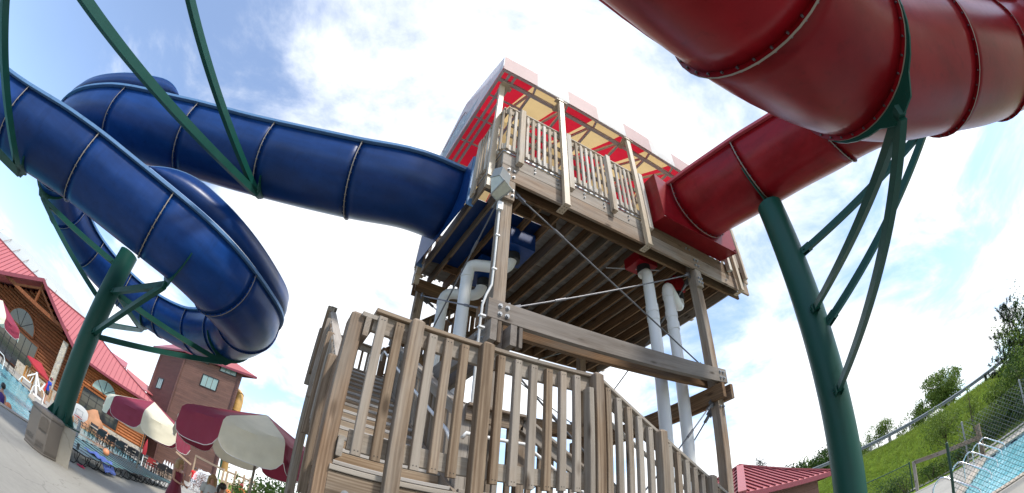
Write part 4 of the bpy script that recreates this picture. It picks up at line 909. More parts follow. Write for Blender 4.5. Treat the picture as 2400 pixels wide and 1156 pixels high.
def band(u0, u1, z0, z1, v, nu, nz, mat, trim):
    fm_ = fbox(fbox(MB(), u0-0.1, v-0.02, z1, u1+0.1, v+0.1, z1+0.16), u0-0.1, v-0.02, z0-0.14, u1+0.1, v+0.1, z0); fbox(fm_, u0-0.1, v-0.02, z0, u0, v+0.1, z1); fbox(fm_, u1, v-0.02, z0, u1+0.1, v+0.1, z1)
    f = fm_.build('window_band', trim, LD); du, dz = (u1-u0)/nu, (z1-z0)/nz
    for i in range(nu):
        for j in range(nz): fbox(MB(), u0+i*du+0.025, v+0.02, z0+j*dz+0.025, u0+(i+1)*du-0.025, v+0.05, z0+(j+1)*dz-0.025).build('pane', mat, f)
    g = MB()
    for i in range(1, nu): fbox(g, u0+i*du-0.03, v-0.01, z0, u0+i*du+0.03, v+0.06, z1)
    for j in range(1, nz): fbox(g, u0, v-0.005, z0+j*dz-0.03, u1, v+0.055, z0+j*dz+0.03)
    g.build('glazing_bars', BLACK, f)
arch(-2.62, 3.45, 1.24, -0.12, GLASSL, 4, LOG); band(-4.6, -0.55, 1.05, 3.05, -0.16, 5, 3, GLASS, LOG)
arch(-11.95, 3.45, 1.5, -2.15, GLASS, 4, LOGD); band(-13.9, -9.6, 0.35, 3.1, -2.2, 6, 2, GLASS, LOGD); band(-16.0, -14.3, 0.35, 3.1, -2.2, 2, 2, GLASS, LOGD)
fbox(MB(), -6.1, -0.1, 2.0, -5.35, 0.05, 3.6).build('louvre', LOGD, LD)

# ------------------------------------------------------------------ brown timber slide building
BT = thing('stair_tower_building', 'tall brown timber-clad tower block with small windows and rose metal eaves', 'building', (-9.5, 44, 0))
SID = siding('brown_lap_siding', (0.125, 0.066, 0.05), (0.20, 0.102, 0.076), 0.21); SID2 = siding('shaded_lap_siding', (0.105, 0.052, 0.045), (0.145, 0.07, 0.058), 0.21)  # second siding: darker copy, shade of the side faces put into the colour
ca, cb, cl = V((-10.75, 42.6, 0)), V((-4.62, 40.7, 0)), V((-14.5, 46.6, 0)); cdv = cl+(cb-ca); ZT = 11.75
def wallq(a, b, z0, z1, mat, nm='wall'):
    mb = MB(); n = V(((b-a).y, -(b-a).x, 0)).normalized(); mb.prism([a+V((0, 0, z0)), b+V((0, 0, z0)), b+V((0, 0, z1)), a+V((0, 0, z1))], -n*0.2); return mb.build(nm, mat, BT)
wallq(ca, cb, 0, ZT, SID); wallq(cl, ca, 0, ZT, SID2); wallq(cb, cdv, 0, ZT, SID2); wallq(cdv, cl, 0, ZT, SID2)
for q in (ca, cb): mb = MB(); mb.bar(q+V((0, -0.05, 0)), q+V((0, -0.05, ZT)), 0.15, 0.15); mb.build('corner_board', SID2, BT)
ctr_ = (ca+cb+cl+cdv)/4; ex = (cb-ca).normalized(); ey = (cl-ca).normalized(); oh = 0.9
cs = [ca-ex*oh-ey*oh, cb+ex*oh-ey*oh, cdv+ex*oh+ey*oh, cl-ex*oh+ey*oh]; ap = ctr_+V((0, 0, ZT+2.4)); mb = MB()
mb.add([q+V((0, 0, ZT+0.12)) for q in cs]+[ap], [(0,1,4),(1,2,4),(2,3,4),(3,0,4)]); br_ = mb.build('roof', ROOF, BT, solid=0.12)
mb = MB()
for i in range(4): mb.bar(cs[i]+V((0, 0, ZT+0.1)), cs[(i+1) % 4]+V((0, 0, ZT+0.1)), 0.1, 0.2)
mb.build('fascia', ROOFT, br_)
def bwin(a, b, s0, s1, z0, z1, n, mat):
    d = (b-a).normalized(); nn = V((d.y, -d.x, 0)); q = MB(); A_ = lambda s, z, o=0.0: a+d*s+nn*o+V((0, 0, z))
    for s, w, e, t_ in ((s0-0.06, s0, z0-0.06, z1+0.06), (s1, s1+0.06, z0-0.06, z1+0.06)): q.prism([A_(s, e, 0.01), A_(w, e, 0.01), A_(w, t_, 0.01), A_(s, t_, 0.01)], nn*0.07)
    for e, t_ in ((z0-0.07, z0), (z1, z1+0.07)): q.prism([A_(s0, e, 0.01), A_(s1, e, 0.01), A_(s1, t_, 0.01), A_(s0, t_, 0.01)], nn*0.07)
    w = q.build('window', BLACK, BT); ds = (s1-s0)/n
    for i in range(n):
        q = MB(); q.prism([A_(s0+i*ds+0.03, z0, 0.005), A_(s0+(i+1)*ds-0.03, z0, 0.005), A_(s0+(i+1)*ds-0.03, z1, 0.005), A_(s0+i*ds+0.03, z1, 0.005)], nn*0.03); q.build('pane', mat, w)
def s_on(az): # where a bearing crosses the right-hand face
    d = (cb-ca).normalized(); t = V((math.sin(R(az)), math.cos(R(az)), 0)); k = (t.x*-ca.y+t.y*ca.x)/(t.x*d.y-t.y*d.x); return k
def zf(az, el):
    d = (cb-ca).normalized(); p = ca+d*s_on(az); return 1.6+math.hypot(p.x, p.y)*math.tan(R(el))
bwin(ca, cb, s_on(-11.22), s_on(-9.12), zf(-10.2, 10.42), zf(-10.2, 11.85), 3, GLASSL); bwin(ca, cb, s_on(-9.36), s_on(-7.2), zf(-8.3, 13.3), zf(-8.3, 13.95), 3, GLASSL); bwin(ca, cb, s_on(-12.3), s_on(-11.05), zf(-11.6, 13.2), zf(-11.6, 13.85), 2, GLASSL)
bwin(cl, ca, 1.5, 2.65, 7.55, 8.6, 3, GLASSL)
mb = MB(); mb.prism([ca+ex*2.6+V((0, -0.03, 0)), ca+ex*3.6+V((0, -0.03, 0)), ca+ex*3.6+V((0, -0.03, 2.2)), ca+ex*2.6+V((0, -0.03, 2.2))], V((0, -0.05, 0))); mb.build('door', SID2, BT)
YS = thing('yellow_slide', 'tan yellow enclosed tube slide dropping beside the brown tower block', 'water slide', (-4.2, 42, 0))
YEL = gelcoat('tan_yellow_fibreglass', (0.50, 0.30, 0.10), 0.35, 0.1)
pts = [(-5.2, 43, 10.4), (-4.75, 42.3, 10.35), (-4.35, 41.8, 9.9), (-4.25, 41.6, 9.0), (-4.35, 41.9, 7.6), (-4.4, 42.2, 6.2), (-4.3, 42.5, 4.5), (-4.2, 43, 2.6)]
yp = Path(pts)
for k in range(6):
    mb = MB(); mb.tube([yp.at(yp.len*(k+i/6)/6) for i in range(7)], 0.42, 14); mb.build('tube_section', YEL, YS, True)
    mb = MB(); c = yp.at(yp.len*(k+1)/6-0.02); d = (yp.at(yp.len*(k+1)/6)-yp.at(yp.len*(k+1)/6-0.1)).normalized(); mb.cyl(c-d*0.03, c+d*0.03, 0.47, n=14); mb.build('joint_flange', YEL, YS)
mb = MB(); mb.bar((-4.35, 41.35, 0), (-4.35, 41.35, 8.5), 0.12, 0.12); mb.build('pole', GREEN, YS)

# ------------------------------------------------------------------ umbrellas
MAR = fabric('umbrella_maroon', (0.28, 0.03, 0.06), 0.2); CRM = fabric('umbrella_cream', (0.80, 0.74, 0.56), 0.25); TRIMW = plain('white_binding', (0.75, 0.7, 0.66), 0.6)
def umbrella(label, base, rad, zap, tilt=0.0, tdir=0.0, rot=0.0, n=8, drop=0.62, skirt=0.42, skew=0.0):
    th = thing('striped_umbrella', label, 'umbrella', base, 'maroon and cream umbrellas over the pool deck'); b = V(base); Mt = Matrix.Translation(b+V((0, 0, zap))) @ Matrix.Rotation(tilt, 4, V((math.cos(tdir), math.sin(tdir), 0)))
    mb = MB(); mb.cyl(b, Mt @ V((0, 0, -0.05)), 0.032, n=12); mb.build('pole', plain('bronze_pole', (0.24, 0.21, 0.17), 0.4, 0.5), th, True)
    mb = MB(); mb.lathe(b, [(0.0, 0.0), (0.32, 0.0), (0.32, 0.05), (0.09, 0.1), (0.05, 0.32), (0.0, 0.32)], 20); mb.build('base', BLACK, th, True)
    for k in range(n):
        a0, a1 = rot+2*PI*k/n, rot+2*PI*(k+1)/n; nt_ = 12; prof = [(0.012, 0.0), (0.3, -0.2), (0.6, -0.41), (0.88, -0.61), (0.955, -0.69), (1.0, -0.8)]; mb = MB(); rows = len(prof)+5; e = []
        for j in range(rows):
            for i in range(nt_+1):
                t_ = i/nt_*2-1; u = i/nt_
                if j < len(prof): r_, z_ = prof[j]; sk = r_; r_ *= rad; z_ = z_*drop/0.8-0.035*(1-t_*t_)*min(1, prof[j][0]*2)
                else: q = (j-len(prof)+1)/5; sk = 1; dp = skirt*(1-0.36*abs(t_)**6); r_ = rad*(1+0.035*q+0.012*math.sin(i*2.1+k)*q); z_ = -drop-0.035*(1-t_*t_)-dp*q
                x_ = r_*(math.cos(a0)*(1-u)+math.cos(a1)*u); y_ = r_*(math.sin(a0)*(1-u)+math.sin(a1)*u); wr = 0.012*math.sin(j*2.4+i*0.5+k)*(1 if 1 < j < rows-1 and 0 < i < nt_ else 0)
                p = Mt @ V((x_*(1+wr)-skew*sk, y_*(1+wr), z_+wr)); mb.v.append(tuple(p))
                if j == rows-1: e.append(p)
        w = nt_+1; mb.f = [(j*w+i, j*w+i+1, (j+1)*w+i+1, (j+1)*w+i) for j in range(rows-1) for i in range(nt_)]; mb.m = [0]*len(mb.f)
        pn = mb.build('panel', MAR if k % 2 else CRM, th, True, label='maroon panel' if k % 2 else 'cream panel')
        mb = MB(); mb.tube(e, 0.008, 5); mb.build('binding', TRIMW, pn)
        mb = MB(); mb.tube([Mt @ V((rr*rad*math.cos(a0)-skew*rr, rr*rad*math.sin(a0), zz_*drop/0.68-0.03)) for rr, zz_ in ((0.05, -0.02), (0.55, -0.32), (0.95, -0.58))], 0.012, 5); mb.build('rib', BLACK, th)
    return th
umbrella('large maroon and cream umbrella nearest the timber stairs, tilted, women standing below', AE(-1.9, 10.6), 1.72, 3.54, R(-1), R(91), R(-14), drop=0.74, skirt=0.62, skew=0.36)
umbrella('maroon and cream umbrella behind the row of loungers, in front of the brown block', AE(-16.1, 19.0), 1.95, 3.38, R(-2), R(106), R(10), drop=0.78, skirt=0.7, skew=0.1)
umbrella('striped umbrella cut off by the left edge of the picture, before the lodge porch', AE(-39.2, 24.0), 1.7, 3.0, 0, 0, 0.2)

# ------------------------------------------------------------------ loungers
TEAL = plain('teal_vinyl_strap', (0.09, 0.235, 0.24), 0.35, 0, 0.1, 8)
def lounger():
    th = thing('strap_lounger', 'x', 'lounger'); w = 0.33; r = 0.016
    mb = MB(); mb.tube([(0, -w, 0.36), (1.2, -w, 0.36), (1.95, -w, 0.40), (1.98, -w*.9, 0.41), (1.98, w*.9, 0.41), (1.95, w, 0.40), (1.2, w, 0.36), (0, w, 0.36), (-0.03, w*.9, 0.36), (-0.03, -w*.9, 0.36)], r, 6, closed=True); mb.build('frame', BLACK, th)
    for x in (0.22, 1.55):
        for y in (-w, w): mb = MB(); mb.tube([(x-0.12, y, 0.36), (x-0.06, y, 0.12), (x, y, 0.02), (x+0.22, y, 0.015), (x+0.3, y, 0.08), (x+0.36, y, 0.36)], 0.014, 6); mb.build('leg', BLACK, th)
    for k in range(24):
        x = 0.05+k*0.079; mb = MB(); z = 0.365 if x < 1.2 else 0.365+(x-1.2)*0.05; mb.add([(x, -w, z), (x+0.06, -w, z), (x+0.06, 0, z-0.012), (x+0.06, w, z), (x, w, z), (x, 0, z-0.012)], [(0,1,2,5),(5,2,3,4)]); mb.build('strap', TEAL, th, solid=0.006)
    return th
lp = lounger(); kids_of(lp)
for k in range(14):
    lx = -4.62+0.035*k; ly = 11.25+0.74*k+(0.1 if k > 5 else 0); lab = 'teal strap lounger, %s in the row counting from the concrete footing' % ORD[k]
    if k == 0: place(lp, (lx, ly, 0), PI); lp['label'] = lab; lp['group'] = 'teal loungers along the pool edge'
    else: dup(lp, (lx+random.uniform(-.05, .05), ly, 0), PI+random.uniform(-.03, .03), lab, 'teal loungers along the pool edge')
TW = thing('blue_towel', 'crumpled blue towel draped over the foot of a lounger', 'towel', (-4.9, 13.0, 0.38)); TWM = fabric('blue_towelling', (0.10, 0.16, 0.48), 0.05)
mb = MB(); nx, ny = 14, 10
for i in range(nx+1):
    for j in range(ny+1):
        x = -5.35+0.85*i/nx; y = 12.55+1.0*j/ny; z = 0.40+0.03*math.sin(i*1.3+j*.7)+0.02*math.sin(j*2.1); 
        if i > nx-4: z -= 0.07*(i-nx+4)
        mb.v.append((x, y, z))
mb.f = [(i*(ny+1)+j, i*(ny+1)+j+1, (i+1)*(ny+1)+j+1, (i+1)*(ny+1)+j) for i in range(nx) for j in range(ny)]; mb.m = [0]*len(mb.f); mb.build('cloth', TWM, TW, 'all', solid=0.01)
CU = thing('drink_cup', 'dark lidded drink cup standing on the first lounger', 'cup', (-4.95, 11.2, 0.38)); mb = MB(); mb.lathe((-4.95, 11.2, 0.372), [(0, 0), (0.036, 0), (0.046, 0.14)], 12); mb.build('cup', plain('cup_grey', (0.12, 0.13, 0.12), 0.5), CU, True); mb = MB(); mb.lathe((-4.95, 11.2, 0.51), [(0.048, 0), (0.048, 0.02), (0.03, 0.035), (0, 0.035)], 12); mb.build('lid', BLACK, CU, True)
def ball(label, p, r, col): mb = MB(); mb.ell(p, r, 16, 10); o = mb.build('ball', plain('ball_'+label[:6], col, 0.4), None, 'all'); tag(o, label, 'ball', 'balls by the pool'); mb = MB(); mb.tube([V(p)+V((math.cos(a)*r*1.005, 0, math.sin(a)*r*1.005)) for a in [2*PI*i/20 for i in range(20)]], 0.004, 4, closed=True); mb.build('seam', BLACK, o)
ball('orange ball floating in the pool near its concrete edge', (-7.75, 11.55, -0.04), 0.13, (0.75, 0.24, 0.10)); ball('orange ball resting among the loungers', (-5.6, 15.2, 0.50), 0.13, (0.75, 0.28, 0.13))
FLP = thing('pink_sandals', 'bright pink sandals left on the concrete by the first lounger', 'sandals', (-4.9, 11.05, 0)); PK = plain('hot_pink', (0.7, 0.03, 0.12), 0.5)
for d, a in ((0, 0.3), (0.16, 0.6)):
    mb = MB(); mb.ell((0, 0, 0.015), (0.13, 0.048, 0.015), 14, 6); mb.tube([(0.02, -0.045, 0.02), (0.05, 0, 0.055), (0.02, 0.045, 0.02)], 0.009, 5); put(mb, (-4.72-d*0.4, 11.15+d, 0), a).build('sandal', PK, FLP, True)

# ------------------------------------------------------------------ bin, patio chairs and tables, hoop, boulders
BNM = plain('taupe_moulded_plastic', (0.155, 0.135, 0.115), 0.5, 0, 0.08, 5, 0.08)
BN = thing('waste_bin', 'taupe moulded plastic bin cabinet standing against the concrete footing', 'bin', AE(-28.6, 10.25)); Mb_ = Matrix.Translation(AE(-28.7, 10.2)) @ Matrix.Rotation(R(-14), 4, 'Z')
mb = MB(); c_ = [(-0.27, -0.27), (0.10, -0.30), (0.32, -0.16), (0.32, 0.30), (-0.27, 0.30)]
def loft(mb, secs):
    n = len(secs[0]); b = len(mb.v)
    for q in secs: mb.v += [tuple(p) for p in q]
    fs = [(b+i*n+k, b+i*n+(k+1) % n, b+(i+1)*n+(k+1) % n, b+(i+1)*n+k) for i in range(len(secs)-1) for k in range(n)]+[tuple(b+k for k in range(n)), tuple(b+(len(secs)-1)*n+k for k in range(n))]
    mb.f += fs; mb.m += [0]*len(fs); return mb
loft(mb, [[(x*s, y*s, z) for x, y in c_] for s, z in ((0.9, 0.0), (0.95, 0.05), (1.0, 0.12), (1.0, 0.8), (0.97, 0.84))]); local(mb, Mb_).build('body', BNM, BN)
mb = MB(); loft(mb, [[(x*s, y*s, z) for x, y in c_] for s, z in ((1.03, 0.845), (1.04, 0.87), (1.03, 0.91), (0.85, 0.95))]); local(mb, Mb_).build('lid', BNM, BN)
mb = MB(); mb.prism([(0.13, -0.305, 0.52), (0.30, -0.195, 0.52), (0.30, -0.195, 0.74), (0.26, -0.22, 0.79), (0.17, -0.28, 0.79), (0.13, -0.305, 0.74)], (0.012, -0.018, 0)); local(mb, Mb_).build('opening_flap', plain('bin_flap', (0.10, 0.085, 0.07), 0.5), BN)
mb = MB()
for z in (0.16, 0.19, 0.22, 0.25): mb.bar((0.13, -0.31, z), (0.29, -0.205, z), 0.012, 0.012)
for z in (0.2, 0.24, 0.28): mb.bar((-0.24, -0.285, z), (0.02, -0.305, z), 0.01, 0.01)
local(mb, Mb_).build('vent_ribs', BNM, BN, kind='stuff')
mb = MB(); loft(mb, [[(x*s, y*s, z) for x, y in c_] for s, z in ((0.98, -0.0), (1.02, 0.035), (0.97, 0.05))]); local(mb, Mb_).build('base', BNM, BN)
def chair_proto(mat, nm, lab):
    th = thing(nm, lab, 'chair'); mb = MB(); mb.box(-0.24, -0.23, 0.42, 0.24, 0.24, 0.445); mb.build('seat', mat, th)
    mb = MB(); mb.prism([(-0.24, 0.23, 0.55), (0.24, 0.23, 0.55), (0.23, 0.31, 0.88), (-0.23, 0.31, 0.88)], (0, 0.02, 0)); mb.build('backrest', mat, th)
    for sx in (-1, 1):
        mb = MB(); mb.tube([(sx*0.27, -0.25, 0), (sx*0.27, -0.22, 0.64), (sx*0.27, 0.16, 0.64), (sx*0.26, 0.24, 0.55)], 0.015, 6); mb.build('leg', mat, th)
        mb = MB(); mb.tube([(sx*0.26, 0.30, 0), (sx*0.25, 0.22, 0.42), (sx*0.25, 0.33, 0.9)], 0.015, 6); mb.build('leg', mat, th)
    mb = MB(); mb.tube([(-0.26, -0.24, 0.22), (0.26, -0.24, 0.22)], 0.01, 5); mb.build('stretcher', mat, th); return th
def table_proto():
    th = thing('patio_table', 'x', 'table'); mb = MB(); mb.lathe((0, 0, 0.70), [(0, 0), (0.55, 0), (0.56, 0.02), (0.55, 0.04), (0, 0.04)], 24); mb.build('tabletop', plain('table_top_tan', (0.32, 0.27, 0.2), 0.4), th)
    for k in range(4): a = PI/4+k*PI/2; mb = MB(); mb.tube([(math.cos(a)*0.4, math.sin(a)*0.4, 0), (math.cos(a)*0.2, math.sin(a)*0.2, 0.35), (math.cos(a)*0.38, math.sin(a)*0.38, 0.7)], 0.016, 6); mb.build('leg', BLACK, th)
    return th
REDM = plain('red_metal', (0.30, 0.03, 0.03), 0.4)
tp = table_proto(); kids_of(tp); cp_ = chair_proto(BLACK, 'patio_chair', 'x'); kids_of(cp_); cr_ = chair_proto(REDM, 'patio_chair', 'x'); kids_of(cr_); first = {}
TBL = [(-22.0, 26.5), (-20.6, 27.6), (-19.2, 27.2), (-17.8, 28.0), (-16.4, 27.4), (-15.0, 28.2), (-13.6, 27.6), (-12.3, 28.4)]
def inst(proto, loc, rz, lab, grp):
    if proto.name not in first: first[proto.name] = 1; place(proto, loc, rz); proto['label'] = lab; proto['group'] = grp
    else: dup(proto, loc, rz, lab, grp)
for k, (a, h) in enumerate(TBL):
    p = AE(a, h); inst(tp, p, 0, 'round tan patio table, %s along the row counting from the basketball hoop' % ORD[k], 'patio tables in front of the lodge')
    for j, (ang_, sd) in enumerate(((R(-a)+PI, 'near side'), (R(-a)+PI/2, 'left side'), (R(-a)-PI/2, 'right side'), (R(-a), 'far side'))):
        q = p+V((-math.sin(ang_+0.2), math.cos(ang_+0.2), 0))*0.82; red = (k, j) in ((5, 0), (7, 1))
        inst(cr_ if red else cp_, q, ang_+0.2+random.uniform(-.25, .25), ('dark red' if red else 'black')+' metal patio chair on the %s of the %s table from the hoop' % (sd, ORD[k]), 'patio chairs in front of the lodge')
for k, (a, h) in enumerate(((-12.85, 30.5), (-12.5, 30.6), (-12.15, 30.7), (-11.8, 30.8))):
    p = AE(a, h, 0.74); mb = MB(); mb.lathe(p, [(0, 0), (0.07, 0), (0.085, 0.1), (0.06, 0.26), (0.015, 0.42), (0, 0.43)], 12); o = mb.build('folded_napkin', WHITE, None, True); tag(o, 'white cone standing on the serving counter, %s from the left' % ORD[k], 'napkin', 'white cones on the counter')
CT = thing('serving_counter', 'long pale counter behind the patio tables', 'counter', AE(-12.3, 30.7)); mb = MB(); mb.bar(AE(-13.6, 30.4, 0.70), AE(-11.2, 31.0, 0.70), 0.5, 0.07); mb.build('top', WHITE, CT); mb = MB(); mb.bar(AE(-13.6, 30.4, 0.33), AE(-11.2, 31.0, 0.33), 0.42, 0.66); mb.build('front', plain('counter_front', (0.3, 0.22, 0.16), 0.6), CT)
HP = thing('basketball_hoop', 'poolside basketball hoop with white fan backboard and orange rim', 'hoop', AE(-24.2, 20)); hp = AE(-24.8, 20); hd2 = V((-hp.x, -hp.y, 0)).normalized(); hr = V((-hd2.y, hd2.x, 0)); hr = -hr if hr.x < 0 else hr
def HB(x, z, d=0.0): return hp+hr*x+hd2*d+V((0, 0, z))
mb = MB(); poly = [HB(-0.30, 0.86), HB(0.30, 0.86), HB(0.43, 1.05), HB(0.42, 1.22)]+[HB(0.42*math.cos(a), 1.22+0.24*math.sin(a)) for a in [PI*i/12 for i in range(1, 12)]]+[HB(-0.42, 1.22), HB(-0.43, 1.05)]; mb.prism(poly, hd2*0.04); bo = mb.build('backboard', WHITE, HP)
mb = MB()
for a, b in (((-0.16, 1.0), (0.16, 1.0)), ((0.16, 1.0), (0.16, 1.24)), ((0.16, 1.24), (-0.16, 1.24)), ((-0.16, 1.24), (-0.16, 1.0))): mb.bar(HB(*a, 0.045), HB(*b, 0.045), 0.012, 0.012)
mb.build('target_square', GALV, bo)
ORG = plain('orange_rim', (0.75, 0.10, 0.06), 0.4); mb = MB(); mb.tube([HB(0.2*math.cos(a), 0.93, 0.28+0.2*math.sin(a)) for a in [2*PI*i/20 for i in range(20)]], 0.016, 6, closed=True); mb.bar(HB(0, 0.93, 0.04), HB(0, 0.93, 0.1), 0.12, 0.05); mb.build('rim', ORG, HP)
mb = MB()
for k in range(10):
    a0, a1 = 2*PI*k/10, 2*PI*(k+1)/10
    for s in (1, -1): mb.tube([HB(0.2*math.cos(a0), 0.92, 0.28+0.2*math.sin(a0)), HB(0.13*math.cos(a0+s*0.6), 0.74, 0.28+0.13*math.sin(a0+s*0.6)), HB(0.11*math.cos(a0), 0.58, 0.28+0.11*math.sin(a0))], 0.006, 4)
mb.build('net', WHITE, HP, kind='stuff'); mb = MB(); mb.bar(HB(0.15, 0.0, -0.35), HB(0.15, 0.75, -0.3), 0.12, 0.12); mb.bar(HB(0.15, 0.7, -0.3), HB(0.02, 1.0, -0.02), 0.08, 0.08); mb.build('post', GALV, HP)
RKM = plain('orange_gunite_rock', (0.42, 0.20, 0.10), 0.8, 0, 0.25, 1.6, 0.5)
from mathutils import noise as mnoise
def boulder(label, p, r, seed):
    def f(q): n = q.normalized(); return q*(1+0.28*mnoise.noise(n*1.6+V((seed, 0, 0)))+0.12*mnoise.noise(n*4+V((0, seed, 0)))+0.05*mnoise.noise(n*9))
    mb = MB(); mb.ell(p, r, 28, 18, None, 0, f); o = mb.build('boulder', RKM, None, True); tag(o, label, 'boulder', 'orange boulders by the lodge')
boulder('large tall orange boulder beside the basketball backboard', AE(-22.9, 35, 0.55), (0.9, 0.8, 1.05), 1.0); boulder('low broad orange boulder sloping right towards the patio tables', AE(-21.5, 35, 0.1), (1.2, 0.8, 0.7), 5.0); boulder('smaller orange boulder behind the hoop post', AE(-24.3, 34.5, 0.15), (0.8, 0.7, 0.6), 9.0)

# ------------------------------------------------------------------ pool lift, red umbrella and furniture by the porch
LF = thing('pool_lift', 'white metal pool lift chair standing at the far pool edge', 'lift', AE(-31.2, 28.5)); lb = AE(-31.2, 28.5); lr = V((math.cos(R(-31)), -math.sin(R(-31)), 0))
def LP(x, z, d=0): return lb+lr*x+V((0, 0, z))+V((math.sin(R(-31)), math.cos(R(-31)), 0))*d
mb = MB(); mb.bar(LP(0.2, 0.1), LP(-0.2, 1.35), 0.12, 0.12); mb.bar(LP(-0.2, 1.35), LP(0.35, 0.55), 0.1, 0.1); mb.bar(LP(0.35, 0.5), LP(0.55, 1.1), 0.1, 0.1); mb.build('mast', WHITE, LF)
mb = MB(); mb.bar(LP(0.0, 0.06), LP(0.6, 0.06), 0.5, 0.1); mb.build('base', WHITE, LF); mb = MB(); mb.bar(LP(-0.2, 1.25), LP(-0.7, 0.75), 0.07, 0.07); mb.bar(LP(-1.0, 0.5), LP(-0.4, 0.5), 0.45, 0.06); mb.bar(LP(-0.4, 0.5), LP(-0.32, 0.95), 0.45, 0.05); mb.bar(LP(-1.0, 0.5), LP(-1.15, 0.15), 0.3, 0.05); mb.build('seat', WHITE, LF)
RU = thing('red_umbrella', 'small red market umbrella leaning over the lifeguard stand', 'umbrella', AE(-31.4, 31)); p = AE(-31.4, 31); mb = MB(); RUF = fabric('red_canvas', (0.42, 0.03, 0.04), 0.25)
Mr = Matrix.Translation(p+V((0, 0, 2.05))) @ Matrix.Rotation(R(14), 4, 'Y'); mb.lathe((0, 0, 0), [(0.01, 0), (0.55, -0.2), (1.05, -0.42), (1.05, -0.52)], 8); local(mb, Mr).build('canopy', RUF, RU); mb = MB(); mb.cyl(p, p+V((0, 0, 2.0)), 0.025, n=8); mb.build('pole', WHITE, RU)
GS = thing('guard_stand', 'yellow wooden lifeguard stand with slatted back by the lodge porch', 'stand', AE(-32.4, 31)); YW = plain('honey_wood', (0.42, 0.20, 0.05), 0.5); p = AE(-32.4, 31); rr = V((math.cos(R(-32)), -math.sin(R(-32)), 0))
for k in range(5): mb = MB(); mb.bar(p+rr*(-0.36+k*0.18)+V((0, 0, 0.5)), p+rr*(-0.36+k*0.18)+V((0, 0.1, 1.25)), 0.15, 0.03); mb.build('slat', YW, GS)
mb = MB(); mb.bar(p-rr*0.4+V((0, 0, 0.5)), p+rr*0.4+V((0, 0, 0.5)), 0.5, 0.06); mb.build('seat', YW, GS)
for sx in (-0.4, 0.4): mb = MB(); mb.bar(p+rr*sx, p+rr*sx+V((0, 0, 1.2)), 0.07, 0.07); mb.build('leg', YW, GS)
RL = thing('wooden_rail', 'low brown slatted rail between the lifeguard stand and the stone column', 'rail', AE(-30.0, 33)); a, b = AE(-30.6, 32.5), AE(-28.9, 34)
mb = MB(); mb.bar(a+V((0, 0, 0.85)), b+V((0, 0, 0.85)), 0.06, 0.08); mb.build('top_rail', YW, RL)
for k in range(12): q = a.lerp(b, k/11); mb = MB(); mb.bar(q, q+V((0, 0, 0.85)), 0.04, 0.04); mb.build('baluster', YW, RL)
for k, (a, h) in enumerate(((-30.3, 26.2), (-36.6, 27.5))):
    p = AE(a, h); t_ = V((math.cos(R(a)), -math.sin(R(a)), 0)); mb = MB()
    mb.tube([p-t_*0.6+V((0, 0, -0.3)), p-t_*0.55+V((0, 0, 0.5)), p-t_*0.4+V((0, 0, 0.75)), p+t_*0.1+V((0, 0, 0.72)), p+t_*0.25+V((0, 0, 0.55)), p+t_*0.28], 0.03, 8); o = mb.build('pool_handrail', WHITE, None, True); tag(o, ['white curved pool handrail just behind the waste bin', 'white curved pool handrail at the far left pool edge'][k], 'handrail', 'white pool handrails')
for k, (a, h) in enumerate(((-36.9, 31), (-35.9, 31.5), (-34.9, 32))): inst(cp_, AE(a, h), R(-a)+random.uniform(-.5, .5), 'black metal chair by the porch glass, %s from the left edge' % ORD[k], 'chairs under the porch')

